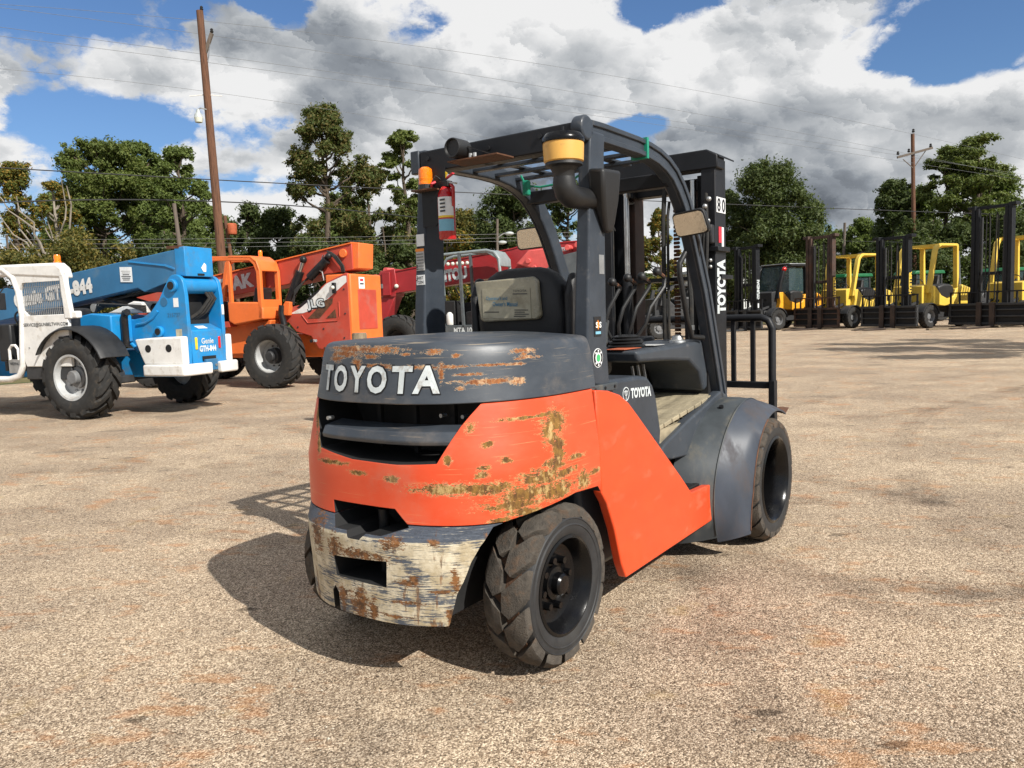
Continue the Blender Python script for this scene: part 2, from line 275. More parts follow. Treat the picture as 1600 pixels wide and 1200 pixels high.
def gravel():
    m, t, b = newmat('gravel'); oc = ocoord(t)
    big = t.noise(oc, .22, 6., .6); mid = t.noise(oc, 1.3, 7., .62)
    v1g = t.n('ShaderNodeRGBToBW', {0: t.vor(oc, 170., 1)}).outputs[0]
    v2g = t.n('ShaderNodeRGBToBW', {0: t.vor(oc, 380., 1)}).outputs[0]
    d1 = t.vor(oc, 170., 0); fine = t.noise(oc, 200., 3., .75); coarse = t.noise(oc, 24., 6., .72)
    g = t.m('ADD', t.m('MULTIPLY', v1g, .55), t.m('ADD', t.m('MULTIPLY', v2g, .32), t.m('ADD', t.m('MULTIPLY', fine, .26), t.m('MULTIPLY', t.m('SUBTRACT', coarse, .5), .30))))
    c = t.n('ShaderNodeValToRGB', {0: g}); r = c.color_ramp
    r.elements[0].position = .26; r.elements[0].color = (.040, .034, .029, 1); r.elements[1].position = .82; r.elements[1].color = (.92, .84, .72, 1)
    q = r.elements.new(.40); q.color = (.185, .148, .112, 1); q = r.elements.new(.58); q.color = (.40, .332, .258, 1)
    c = t.mul(1., c.outputs[0], t.mix(t.ss(big, .35, .65), (1.0, .915, .80), (.90, .815, .72)))
    pat = t.noise(oc, .75, 8., .68); c = t.mul(1., c, t.mix(t.ss(pat, .38, .64), (.80, .78, .77), (1.10, 1.08, 1.05)))
    st = t.n('ShaderNodeMapping', {0: oc, 2: (0, 0, R(40)), 3: (.8, 1.5, 1)}).outputs[0]
    rust = t.ss(t.m('ADD', t.noise(st, 5.5, 6., .66), t.m('MULTIPLY', t.m('SUBTRACT', mid, .5), .75)), .55, .69)
    rc = t.mix(t.noise(oc, 2.1, 3.), (.40, .115, .028), (.46, .25, .09))
    c = t.mix(t.m('MULTIPLY', rust, .42), c, t.mul(1., rc, t.mix(g, (.55, .55, .55), (1.5, 1.5, 1.5))))
    st2 = t.n('ShaderNodeMapping', {0: oc, 2: (0, 0, R(35)), 1: (7, 3, 0), 3: (.7, 1.4, 1)}).outputs[0]
    oil = t.ss(t.m('ADD', t.noise(st2, 1.2, 6., .65), t.m('MULTIPLY', t.m('SUBTRACT', coarse, .5), .10)), .56, .72)
    c = t.mix(t.m('MULTIPLY', oil, .62), c, t.mul(1., c, (.38, .39, .42)))
    yel = t.ss(t.noise(t.n('ShaderNodeMapping', {0: oc, 1: (3, 9, 0)}).outputs[0], 3.0, 6., .6), .60, .74)
    c = t.mix(t.m('MULTIPLY', yel, .35), c, (.44, .30, .11))
    sp = t.vor(t.n('ShaderNodeVectorMath', {0: t.n('ShaderNodeTexNoise', {'Vector': oc, 'Scale': 20.}).outputs[1], 1: (.06, .06, 0), 2: t.n('ShaderNodeMapping', {0: oc, 2: (0, 0, R(38)), 3: (.6, 1.3, 1)}).outputs[0]}, operation='MULTIPLY_ADD').outputs[0], 2.6, 0)
    spk = t.ss(sp, .12, .05); c = t.mix(t.m('MULTIPLY', spk, .75), c, t.mul(1., c, (.25, .24, .23)))
    for (cx, cy, r0, wd_) in ((-16, -4, 19.2, .17), (-16, -4, 21.0, .17), (9, 30, 25.5, .16), (9, 30, 27.2, .16), (-3, 24, 16.4, .2), (14, 2, 11.6, .15), (14, 2, 13.2, .15)):   # old tyre tracks
        ln = t.n('ShaderNodeVectorMath', {0: oc, 1: (cx, cy, 0)}, operation='DISTANCE').outputs['Value']
        tk = t.m('MULTIPLY', t.ss(t.m('ABSOLUTE', t.m('SUBTRACT', ln, r0)), wd_, wd_*.5), t.ss(mid, .40, .60))
        c = t.mix(t.m('MULTIPLY', tk, .55), c, t.mul(1., c, (.62, .60, .59)))
    t.put(b.inputs['Base Color'], c); b.inputs['Roughness'].default_value = .93; b.inputs['Specular IOR Level'].default_value = .3
    h = t.m('ADD', t.m('MULTIPLY', t.m('SUBTRACT', .6, d1), 1.0), t.m('ADD', t.m('MULTIPLY', v2g, .4), t.m('ADD', t.m('MULTIPLY', mid, 1.2), t.m('MULTIPLY', coarse, .8))))
    bump(t, b, h, .65, .006)
gravel()
def grassground():
    m, t, b = newmat('grass_ground'); oc = ocoord(t)
    n = t.noise(oc, .5, 8., .65); f = t.noise(oc, 30., 5., .7)
    c = t.mix(t.ss(n, .40, .60), (.055, .075, .018), (.24, .18, .075)); c = t.mul(1., c, t.mix(f, (.5, .5, .5), (1.4, 1.4, 1.3)))
    t.put(b.inputs['Base Color'], c); b.inputs['Roughness'].default_value = .95; bump(t, b, f, .8, .05)
grassground()
# ------------------------------------------------------------------ mesh helpers
class MB:
    def __init__(s): s.v = []; s.f = []; s.mi = []; s.cur = 0
    def add(s, vs, fs):
        n = len(s.v); s.v += [tuple(p) for p in vs]; s.f += [tuple(i+n for i in f) for f in fs]; s.mi += [s.cur]*len(fs); return s
    def box(s, x0, x1, y0, y1, z0, z1, M=None):
        vs = [Vector((x, y, z)) for x in (x0, x1) for y in (y0, y1) for z in (z0, z1)]
        if M: vs = [M @ p for p in vs]
        return s.add(vs, [(0, 1, 3, 2), (4, 6, 7, 5), (0, 4, 5, 1), (2, 3, 7, 6), (0, 2, 6, 4), (1, 5, 7, 3)])
    def bar(s, p0, p1, wd, ht, up=(0, 0, 1)):
        """box-section bar from p0 to p1"""
        p0, p1 = Vector(p0), Vector(p1); d = (p1-p0); L = d.length; d.normalize(); up = Vector(up)
        sd = d.cross(up)
        if sd.length < 1e-4: sd = d.cross(Vector((1, 0, 0)))
        sd.normalize(); u = sd.cross(d)
        M = Matrix((( d.x, sd.x, u.x, p0.x), (d.y, sd.y, u.y, p0.y), (d.z, sd.z, u.z, p0.z), (0, 0, 0, 1)))
        return s.box(0, L, -wd/2, wd/2, -ht/2, ht/2, M)
    def prism(s, poly, axis, a0, a1, poly2=None):
        """polygon (2 remaining axes, in xyz order) extruded along axis from a0 to a1"""
        def P(q, a):
            return {'x': (a, q[0], q[1]), 'y': (q[0], a, q[1]), 'z': (q[0], q[1], a)}[axis]
        n = len(poly); vs = [P(q, a0) for q in poly]+[P(q, a1) for q in (poly2 or poly)]
        return s.add(vs, [tuple(range(n))[::-1], tuple(range(n, 2*n))]+[(i, (i+1) % n, n+(i+1) % n, n+i) for i in range(n)])
    def cyl(s, p0, p1, r0, r1=None, n=20, caps=True):
        p0, p1 = Vector(p0), Vector(p1); r1 = r0 if r1 is None else r1
        q = (p1-p0).to_track_quat('Z', 'Y').to_matrix()
        vs = []
        for p, r in ((p0, r0), (p1, r1)):
            vs += [p+q @ Vector((r*math.cos(2*math.pi*i/n), r*math.sin(2*math.pi*i/n), 0)) for i in range(n)]
        fs = [(i, (i+1) % n, n+(i+1) % n, n+i) for i in range(n)]
        if caps: fs += [tuple(range(n))[::-1], tuple(range(n, 2*n))]
        return s.add(vs, fs)
    def tube(s, path, r, n=8, closed=False):
        path = [Vector(p) for p in path]; m = len(path); vs = []; ref = None
        for i, p in enumerate(path):
            a = path[(i-1) % m] if (i > 0 or closed) else p; b = path[(i+1) % m] if (i < m-1 or closed) else p
            d = (b-a).normalized()
            if ref is None: ref = d.orthogonal().normalized()
            ref = (ref-d*ref.dot(d)).normalized(); bi = d.cross(ref)
            rr = r[i] if isinstance(r, (list, tuple)) else r
            vs += [p+(ref*math.cos(2*math.pi*k/n)+bi*math.sin(2*math.pi*k/n))*rr for k in range(n)]
        fs = [(i*n+k, i*n+(k+1) % n, ((i+1) % m)*n+(k+1) % n, ((i+1) % m)*n+k) for i in range(m if closed else m-1) for k in range(n)]
        if not closed: fs += [tuple(range(n))[::-1], tuple(range((m-1)*n, m*n))]
        return s.add(vs, fs)
    def lathe(s, prof, origin=(0, 0, 0), axis='y', n=40, closed=True):
        """profile [(radius, along)] turned about an axis through origin"""
        o = Vector(origin); m = len(prof); vs = []
        for i in range(n):
            c, t = math.cos(2*math.pi*i/n), math.sin(2*math.pi*i/n)
            for r, a in prof:
                vs.append(o+Vector({'y': (r*c, a, r*t), 'z': (r*c, r*t, a), 'x': (a, r*c, r*t)}[axis]))
        e = m if closed else m-1
        return s.add(vs, [(i*m+k, ((i+1) % n)*m+k, ((i+1) % n)*m+(k+1) % m, i*m+(k+1) % m) for i in range(n) for k in range(e)])
    def ball(s, c, rx, ry=None, rz=None, n=14, m=9):
        ry = ry or rx; rz = rz or rx; c = Vector(c); vs = [c+Vector((0, 0, rz))]
        for j in range(1, m):
            a = math.pi*j/m
            vs += [c+Vector((rx*math.sin(a)*math.cos(2*math.pi*i/n), ry*math.sin(a)*math.sin(2*math.pi*i/n), rz*math.cos(a))) for i in range(n)]
        vs.append(c-Vector((0, 0, rz))); L = len(vs)-1
        fs = [(0, 1+i, 1+(i+1) % n) for i in range(n)]+[(1+j*n+i, 1+(j+1)*n+i, 1+(j+1)*n+(i+1) % n, 1+j*n+(i+1) % n) for j in range(m-2) for i in range(n)]
        return s.add(vs, fs+[(1+(m-2)*n+i, L, 1+(m-2)*n+(i+1) % n) for i in range(n)])
    def loft(s, rings, cap=True):
        n = len(rings[0]); vs = [p for r in rings for p in r]
        fs = [(j*n+i, j*n+(i+1) % n, (j+1)*n+(i+1) % n, (j+1)*n+i) for j in range(len(rings)-1) for i in range(n)]
        if cap: fs += [tuple(range(n))[::-1], tuple(range((len(rings)-1)*n, len(rings)*n))]
        return s.add(vs, fs)
    def sweep_xz(s, outer, inner, y0, y1):
        """closed band in the xz plane between two polylines, extruded in y"""
        n = len(outer)
        for i in range(n-1): pass
        vs = [(x, y, z) for y in (y0, y1) for pl in (outer, inner) for (x, z) in pl]
        O0, I0, O1, I1 = 0, n, 2*n, 3*n; fs = []
        for i in range(n-1):
            fs += [(O0+i, O0+i+1, I0+i+1, I0+i), (O1+i, I1+i, I1+i+1, O1+i+1), (O0+i, O1+i, O1+i+1, O0+i+1), (I0+i, I0+i+1, I1+i+1, I1+i)]
        fs += [(O0, I0, I1, O1), (O0+n-1, O1+n-1, I1+n-1, I0+n-1)]
        return s.add(vs, fs)
    def mesh(s, name, mats):
        me = bpy.data.meshes.new(name); me.from_pydata([tuple(p) for p in s.v], [], s.f)
        for m in mats: me.materials.append(MATS[m])
        if any(s.mi): me.polygons.foreach_set('material_index', s.mi)
        bm = bmesh.new(); bm.from_mesh(me); bmesh.ops.recalc_face_normals(bm, faces=bm.faces); bm.to_mesh(me); bm.free()
        return me
    def build(s, name, mats, parent=None, bevel=0., seg=2, smooth=False, angle=40, label=None):
        mats = [mats] if isinstance(mats, str) else mats
        ob = bpy.data.objects.new(name, s.mesh(name, mats)); COL.objects.link(ob)
        if parent: ob.parent = parent
        if bevel:
            b = ob.modifiers.new('bevel', 'BEVEL'); b.width = bevel; b.segments = seg; b.limit_method = 'ANGLE'; b.angle_limit = R(35); b.harden_normals = False
        if smooth or bevel: shade(ob, angle)
        if label: ob['label'] = label
        return ob
def shade(ob, angle=40):
    me = ob.data; me.polygons.foreach_set('use_smooth', [True]*len(me.polygons))
    me.set_sharp_from_angle(angle=R(angle))
def empty(name, loc, rz, label, cat, group=None):
    e = bpy.data.objects.new(name, None); COL.objects.link(e); e.location = loc; e.rotation_euler = (0, 0, R(rz)); e.empty_display_size = .3
    e['label'] = label; e['category'] = cat
    if group: e['group'] = group
    return e
def tag(o, label, cat, group=None):
    o['label'] = label; o['category'] = cat
    if group: o['group'] = group
    return o
def struct(o, kind='structure'): o['kind'] = kind; return o
DEPS = None
def text_mesh(body, bold=.0, spacing=1.):
    """flat outline of a word, normalised to cap height 1, centred; returns verts, faces"""
    cu = bpy.data.curves.new('lettering', 'FONT'); cu.body = body; cu.size = 1; cu.offset = bold; cu.space_character = spacing; cu.resolution_u = 3
    cu.align_x = 'CENTER'
    ob = bpy.data.objects.new('lettering', cu); COL.objects.link(ob)
    dg = bpy.context.evaluated_depsgraph_get(); me = bpy.data.meshes.new_from_object(ob.evaluated_get(dg))
    vs = [v.co.copy() for v in me.vertices]; fs = [tuple(p.vertices) for p in me.polygons]
    bpy.data.objects.remove(ob); bpy.data.curves.remove(cu); bpy.data.meshes.remove(me)
    h = .69
    return [Vector((v.x/h, v.y/h-.5, 0)) for v in vs], fs
def lettering(body, org, xd, yd, height, m, parent, width=None, bold=.03, spacing=1., name='lettering', warp=None, lift=.003):
    vs, fs = text_mesh(body, bold, spacing); xd, yd, org = Vector(xd).normalized(), Vector(yd).normalized(), Vector(org); nz = xd.cross(yd)
    sx = height
    if width:
        ext = max(v.x for v in vs)-min(v.x for v in vs); sx = width/ext
    ps = [warp(v.x*sx, v.y*height) for v in vs] if warp else [org+xd*v.x*sx+yd*v.y*height+nz*lift for v in vs]
    mb = MB(); mb.add(ps, fs); me = bpy.data.meshes.new(name); me.from_pydata([tuple(p) for p in ps], [], fs); me.materials.append(MATS[m])
    ob = bpy.data.objects.new(name, me); COL.objects.link(ob); ob.parent = parent; return ob
def plate(name, org, xd, yd, wd, ht, m, parent, lift=.002, th=.002, label=None):
    """thin sticker or plate"""
    xd, yd, org = Vector(xd).normalized(), Vector(yd).normalized(), Vector(org); nz = xd.cross(yd)
    M = Matrix(((xd.x, yd.x, nz.x, org.x), (xd.y, yd.y, nz.y, org.y), (xd.z, yd.z, nz.z, org.z), (0, 0, 0, 1)))
    return MB().box(-wd/2, wd/2, -ht/2, ht/2, lift-th, lift, M).build(name, m, parent, label=label)
def boolean(ob, cutters):
    for c in cutters:
        md = ob.modifiers.new('cut', 'BOOLEAN'); md.object = c; md.operation = 'DIFFERENCE'; md.solver = 'EXACT'
    bpy.context.view_layer.update(); dg = bpy.context.evaluated_depsgraph_get(); me = bpy.data.meshes.new_from_object(ob.evaluated_get(dg))
    ob.modifiers.clear(); old = ob.data; ob.data = me; bpy.data.meshes.remove(old)
    for c in cutters: bpy.data.objects.remove(c)
def copy_tree(o, parent=None):
    c = o.copy(); COL.objects.link(c); c.parent = parent
    for ch in o.children: copy_tree(ch, c)
    return c

# ------------------------------------------------------------------ wheels
JT = random.Random(9)
def tyre_meshes(Rt, wd, rim, nl, frac, depth, skew, style):
    """carcass and tread of a lugged tyre about the y axis"""
    h = wd/2; Rc = Rt-depth
    car = MB().lathe([(rim, -h*.80), (rim+.02, -h*.93), (rim+(Rc-rim)*.45, -h*1.0), (Rc-.05*Rt, -h*.97), (Rc-.005, -h*.80), (Rc, -h*.6), (Rc, h*.6), (Rc-.005, h*.80), (Rc-.05*Rt, h*.97), (rim+(Rc-rim)*.45, h*1.0), (rim+.02, h*.93), (rim, h*.80)], n=64)
    tr = MB(); st = 2*math.pi/nl
    for sd in (-1, 1):
        for i in range(nl):
            a0 = st*(i+(.5 if sd > 0 else 0)); ys = (.03, .35, .72, .96, .99); rows = []
            for k, q in enumerate(ys):
                y = sd*h*q
                if style == 'block': c = a0+skew*(.0 if q < .4 else (q-.4)*1.2)*1.0+JT.uniform(-.012, .012); f = frac*(.62, 1.0, 1.0, .95, .90)[k]+JT.uniform(-.03, .02)
                else: c = a0+skew*(q-.5); f = frac*(.9+.35*q)
                ro = Rt-(.0 if q < .6 else .012*Rt/.33*(q-.5)); ri = Rc-.01
                if k == 3: ro = Rt-.035*Rt/.33*.6
                if k == 4: ro = Rt-(.050 if style == 'block' else .085)*Rt/.33
                rows.append([(ro*math.cos(c-st*f/2), y, ro*math.sin(c-st*f/2)), (ro*math.cos(c), y, ro*math.sin(c)), (ro*math.cos(c+st*f/2), y, ro*math.sin(c+st*f/2)),
                             (ri*math.cos(c+st*f/2*1.05), y, ri*math.sin(c+st*f/2*1.05)), (ri*math.cos(c-st*f/2*1.05), y, ri*math.sin(c-st*f/2*1.05))])
            rows[-1][3] = tuple(Vector(rows[-1][3])*.97); rows[-1][4] = tuple(Vector(rows[-1][4])*.97)
            tr.loft([[Vector(p) for p in r] for r in rows])
    return car, tr
def make_wheel(parent, pos, side, Rt, wd, rim, lugs, m_car, m_tr, rimfn, rot=0., name='wheel', cache={}, grv=None):
    """wheel empty part > tyre, tread, rim pieces; side = +1 when the outside faces +y"""
    e = bpy.data.objects.new(name, None); COL.objects.link(e); e.parent = parent; e.location = pos; e.rotation_euler = (0, R(rot), 0 if side > 0 else math.pi); e.empty_display_size = .2
    key = (Rt, wd, rim, lugs, m_car, m_tr)
    if key not in cache:
        c, t = tyre_meshes(Rt, wd, rim, *lugs); a = c.build('tyre', m_car, e, smooth=True, angle=50); b = t.build('tread', m_tr, e, bevel=.006 if Rt < .5 else .01, seg=1)
        cache[key] = (a, b)
    else:
        for q in cache[key]:
            d = q.copy(); COL.objects.link(d); d.parent = e
    rimfn(e)
    return e
def bolts(e, n, rad, y, r, L, m, nm='bolt'):
    """ring of wheel nuts, one object each"""
    first = None
    for i in range(n):
        a = 2*math.pi*i/n
        if first is None: first = MB().cyl((0, 0, 0), (0, L, 0), r, r*.9, 6).build(nm, m, e); o = first
        else: o = first.copy(); COL.objects.link(o); o.parent = e
        o.location = (rad*math.cos(a), y, rad*math.sin(a))

# ------------------------------------------------------------------ ground
def sheet(name, pts, z, m, kind='structure'):
    me = bpy.data.meshes.new(name); me.from_pydata([(x, y, z) for x, y in pts], [], [tuple(range(len(pts)))]); me.materials.append(MATS[m])
    o = bpy.data.objects.new(name, me); COL.objects.link(o); o['kind'] = kind; return o
sheet('ground', [(-900, -200), (900, -200), (900, 1600), (-900, 1600)], -.012, 'grass_ground')
sheet('gravel_lot', [(-40, -30), (60, -30), (75, 46), (34, 50), (10, 52), (-6, 44), (-10.5, 27), (-12.6, 20.3), (-16, 17.3), (-40, 13)], 0, 'gravel')
# ------------------------------------------------------------------ the forklift in front
HX, HY, HT = -.3045, 3.3723, 54.3274
fk = empty('forklift', (HX, HY, 0), HT, 'orange and dark grey forklift with battered white-scraped rear bumper, standing in the foreground', 'forklift')
ZT = [.20, .28, .583, .64, .66, .85, 1.09, 1.20, 1.255, 1.285, 1.305, 1.312]
XR = [-.535, -.548, -.560, -.512, -.50, -.50, -.475, -.457, -.447, -.438, -.425, -.40]
WW = [.585, .595, .612, .618, .625, .62, .59, .577, .568, .56, .548, .525]
NN = [2.5, 2.5, 2.55, 2.7, 2.8, 2.8, 2.5, 2.4, 2.4, 2.4, 2.4, 2.4]
XF = .2
def cpar(z): return [float(np.interp(z, ZT, a)) for a in (XR, WW, NN)]
def cwx(y, z):
    xr, wv, n = cpar(z); q = min(abs(y)/wv, 1); return XF+(xr-XF)*(1-q**n)**(1/n)
def ring(z, xf, grow=0., N=44, dz=0):
    xr, wv, n = cpar(z); xr -= grow; wv += grow; pts = [Vector((xf, wv, z+dz))]
    for i in range(N+1):
        a = math.pi*i/N; c, s_ = math.sin(a), math.cos(a)
        pts.append(Vector((XF+(xr-XF)*abs(c)**(2/n), wv*math.copysign(abs(s_)**(2/n), s_), z+dz)))
    pts.append(Vector((xf, -wv, z+dz))); return pts
def on_cw(y, z, off=.004):
    x = cwx(y, z); g = (cwx(y+.005, z)-cwx(y-.005, z))/.01; n = Vector((-1, g, 0)).normalized(); return Vector((x, y, z))+n*off
def cutter(mb, k=1):
    mb.mi = [k]*len(mb.f); return mb.build('cutter', ['interior']*3, fk)
ARCH = [(-.448, .10), (-.446, .26), (-.44, .31), (-.43, .39), (-.414, .437), (-.396, .507), (-.371, .565), (-.325, .632), (-.26, .650), (-.125, .668), (.07, .690), (.25, .680), (.33, .59), (.385, .46), (.43, .28), (.45, .10)]
def arches(dx=0): return [cutter(MB().prism(ARCH, 'y', .31, .9), 2), cutter(MB().prism(ARCH, 'y', -.9, -.31), 2)]
GR = [(.27, 1.092), (.228, 1.0), (.19, .90), (.05, .872), (-.18, .868), (-.34, .877), (-.405, 1.01), (-.452, 1.092)]      # grille opening seen from behind, (y, z)
GR = [(y+(.075 if y > .1 else 0), z) for y, z in GR]
SLOT = [(.175, .695), (-.165, .697), (-.235, .635), (-.13, .60), (-.055, .60), (-.03, .575), (.03, .575), (.05, .60), (.12, .60), (.16, .64)]
o = MB().loft([ring(z, .275) for z in (.645, .70, .78, .85, .93, 1.01, 1.088)]).build('counterweight', ['orange_worn', 'dark_grey', 'interior'], fk, smooth=True, angle=30)
boolean(o, [cutter(MB().prism(GR, 'x', -.7, -.12)), cutter(MB().prism(SLOT, 'x', -.8, -.2))]+arches())
bv = o.modifiers.new('bevel', 'BEVEL'); bv.width = .008; bv.segments = 2; bv.limit_method = 'ANGLE'; bv.angle_limit = R(40); shade(o, 35)
cwo = o
o = MB().loft([ring(z, .275) for z in (.265, .28, .36, .45, .52, .57, .581, .590, .615, .641)]).build('bumper', ['bumper_scraped', 'dark_grey', 'interior'], fk, smooth=True, angle=30, label='grey bumper scraped to white and rusty brown')
boolean(o, [cutter(MB().prism(SLOT, 'x', -.8, -.2)), cutter(MB().prism([(.125, .49), (-.16, .508), (-.15, .405), (.12, .41)], 'x', -.8, -.22)), cutter(MB().prism([(.115, .2), (.155, .2), (.155, .34), (.135, .365), (.115, .34)], 'x', -.8, -.2))]+arches())
bv = o.modifiers.new('bevel', 'BEVEL'); bv.width = .007; bv.segments = 2; bv.limit_method = 'ANGLE'; bv.angle_limit = R(40); shade(o, 35)
bmp = o
MB().cyl((-.40, -.01, .40), (-.40, -.01, .66), .022).build('tow_pin', 'black_metal', bmp)
MB().box(-.30, -.22, -.2, .19, .36, .70).build('backing', 'interior', bmp)
hm = MB().loft([ring(z, .31) for z in (1.091, 1.14, 1.20, 1.23, 1.255, 1.275, 1.29, 1.30, 1.307, 1.312)]+[ring(1.312, .30, -.08, dz=.003), ring(1.312, .29, -.20, dz=.006), ring(1.312, .28, -.34, dz=.008)])
hm.v = [(x, y, z+max(0, z-1.2)*.16*(1-min(1, abs(y)/.56)**2)) for x, y, z in hm.v]
hood = hm.build('engine_hood', 'grey_worn', fk, smooth=True, angle=35, bevel=.004)
# grille: dark cavity, middle louvre and small bolts
MB().box(-.20, -.14, -.50, .40, .86, 1.088).build('grille_backing', 'interior', cwo)
lv = MB(); ys = np.linspace(.262, -.402, 20); rows = []
for y in ys:
    a = on_cw(y, .985, -.012); b = on_cw(y, .945, -.002)
    rows.append([Vector((a.x+.10, y, .985+.02)), a+Vector((0, 0, .004)), b+Vector((0, 0, .01)), b+Vector((.006, 0, -.006)), Vector((b.x+.10, y, .945))])
lv.loft(rows).build('louvre', 'grey_worn', cwo, bevel=.004, smooth=True)
for k in range(3):
    MB().bar((-.26, .12-.2*k, .87), (-.26, .12-.2*k, 1.085), .02, .02).build('grille_rib', 'interior', cwo)
for (y, z) in ((-.26, 1.035), (-.34, 1.03), (.22, 1.02), (-.36, .965)):
    MB().cyl((cwx(y, z)+.16 if y < 0 else cwx(y, z)+.03, y, z), (cwx(y, z)+.13 if y < 0 else cwx(y, z)+.0, y, z), .008, n=8).build('bolt', 'galv', cwo)
# raised letters on the back, each its own piece
LET = [('T', .232, .075), ('O', .138, .088), ('Y', .034, .088), ('O', -.07, .098), ('T', -.184, .084), ('A', -.281, .098)]
for ch, yc, lw in LET:
    hgt = .094
    for nm, gr, mt, off in (('letter_recess', .026, 'sticker_black', .0015), ('letter', 0., 'letter_white', .0045)):
        vs, fs = text_mesh(ch, .035+gr*1.2); mx = max(v.x for v in vs); mn_ = min(v.x for v in vs); sxx = (lw+gr*.35)/(mx-mn_); vs = [Vector((v.x-(mx+mn_)/2, v.y, 0)) for v in vs]
        ps = [on_cw(yc-v.x*sxx, 1.184+v.y*hgt*(1+gr*1.2), off) for v in vs]
        me = bpy.data.meshes.new(nm); me.from_pydata([tuple(p) for p in ps], [], fs); me.materials.append(MATS[mt])
        q = bpy.data.objects.new(nm, me); COL.objects.link(q); q.parent = hood

# side panels
SP = [(.282, 1.083), (.40, 1.068), (.50, 1.04), (.58, .995), (.66, .93), (1.11, .55), (1.225, .445), (1.525, .435), (1.535, .415), (1.535, .29), (1.47, .235), (.45, .225), (.415, .30), (.375, .46), (.32, .59), (.282, .64)]
for sd in (-1, 1):
    out_ = [(x, z) for x, z in SP]
    pm = MB().prism(out_, 'y', 0, 1); pm.v = [(x, sd*((.653 if y > .5 else .609)-.047*z), z) for x, y, z in pm.v]
    pnl = pm.build('side_panel', 'orange_paint', fk, bevel=.007, seg=3)
    MB().box(1.13, 1.51, sd*.30, sd*.584, .425, .446).build('step', 'black_metal', fk, bevel=.003)
    if sd < 0:
        base = None
        for i in range(9):
            for j in range(5):
                if base is None: base = MB().cyl((0, 0, 0), (0, 0, .003), .013, n=8).build('step_hole', 'interior', fk); q = base
                else: q = base.copy(); COL.objects.link(q); q.parent = fk
                q.location = (1.19+.034*i+(.017 if j % 2 else 0), -.565+.036*j, .4445)
    MB().box(.30, 1.10, sd*.22, sd*.50, .24, .78).build('tank', 'dark_grey', fk, bevel=.03)
MB().box(-.2, 1.9, -.30, .30, .30, .78).build('chassis', 'interior', fk)
MB().cyl((0, -.45, .33), (0, .45, .33), .06).build('axle', 'black_metal', fk)
MB().cyl((2.067, -.6, .372), (2.067, .6, .372), .09).build('axle', 'black_metal', fk)
# side cover with name plate, seat deck, floor
MB().prism([(.42, .70), (.42, 1.092), (.55, 1.094), (.90, 1.088), (1.0, 1.075), (1.06, 1.03), (1.10, .96), (1.15, .78), (1.12, .60)], 'y', -.50, -.20).build('side_cover', 'guard_grey', fk, bevel=.02, seg=3)
MB().prism([(.42, .70), (.42, 1.092), (.55, 1.094), (.90, 1.088), (1.0, 1.075), (1.06, 1.03), (1.10, .96), (1.15, .78), (1.12, .60)], 'y', .20, .50).build('side_cover', 'guard_grey', fk, bevel=.02, seg=3)
MB().box(.42, 1.08, -.20, .20, .80, 1.07).build('seat_deck', 'black_plastic', fk, bevel=.02)
lettering('TOYOTA', (.915, -.50, 1.005), (1, 0, -.05), (0, 0, 1), .044, 'letter_white', fk, width=.225, bold=.05)
rg = MB()
rg.lathe([(.030, 0), (.034, 0), (.034, .002), (.030, .002)], (.755, -.503, 1.012), 'y', 24)
rg.lathe([(.011, 0), (.014, 0), (.014, .002), (.011, .002)], (.755, -.503, 1.016), 'y', 20); rg.box(.737, .773, -.503, -.501, 1.022, 1.027); rg.box(.7525, .7575, -.503, -.501, .985, 1.03)
rg.build('emblem', 'letter_white', fk)
fl = MB().box(1.14, 2.06, -.47, .47, .70, .772).build('floor', 'floor_mat', fk)
for i in range(8):
    M_ = Matrix.Translation((1.20+i*.105, 0, .782+.012*i)) @ Matrix.Rotation(R(-7), 4, 'Y')
    MB().box(-.047, .047, -.47, .2, -.012, .012, M_).build('floor_board', 'floor_mat', fl, bevel=.004)
MB().prism([(1.92, .80), (2.16, .98), (2.16, .90), (1.92, .74)], 'y', -.46, .45).build('toe_board', 'floor_mat', fk, bevel=.004)
# sloping flank between step and floor
for sd in (-1, 1):
    MB().prism([(1.08, .64), (1.20, .70), (1.50, .78), (1.80, .845), (2.02, .90), (2.12, .86), (2.20, .70), (1.75, .60), (1.50, .585), (1.28, .60)], 'y', sd*.44, sd*.50).build('flank', 'dark_grey', fk, bevel=.01)

# front fenders with wide flared extension
FA = [56, 75, 90, 110, 130, 150, 165, 180, 195, 207]
F_IN = [.462, .466, .475, .49, .53, .60, .68, .70, .70, .70]; F_SEAM = [.462, .468, .478, .486, .502, .532, .566, .590, .60, .60]; F_OUT = [.432, .420, .412, .402, .394, .388, .388, .402, .452, .500]
def fr(a, tab): return float(np.interp(a, FA, tab))
def fpt(a, r, y): return Vector((2.067+r*math.cos(R(a)), y, .372+r*math.sin(R(a))))
def fend(y0, t0, y1, t1, a0, a1, th, m, nm):
    rows = []; n = 30
    for i in range(n+1):
        a = a0+(a1-a0)*i/n; q = []
        for k in range(4): f = k/3; q.append(fpt(a, fr(a, t0)+(fr(a, t1)-fr(a, t0))*f+.008*math.sin(math.pi*f), y0+(y1-y0)*f))
        for k in range(4): f = 1-k/3; q.append(fpt(a, fr(a, t0)+(fr(a, t1)-fr(a, t0))*f+.008*math.sin(math.pi*f)-th, y0+(y1-y0)*f))
        rows.append(q)
    return MB().loft(rows).build(nm, m, fk, smooth=True, angle=50)
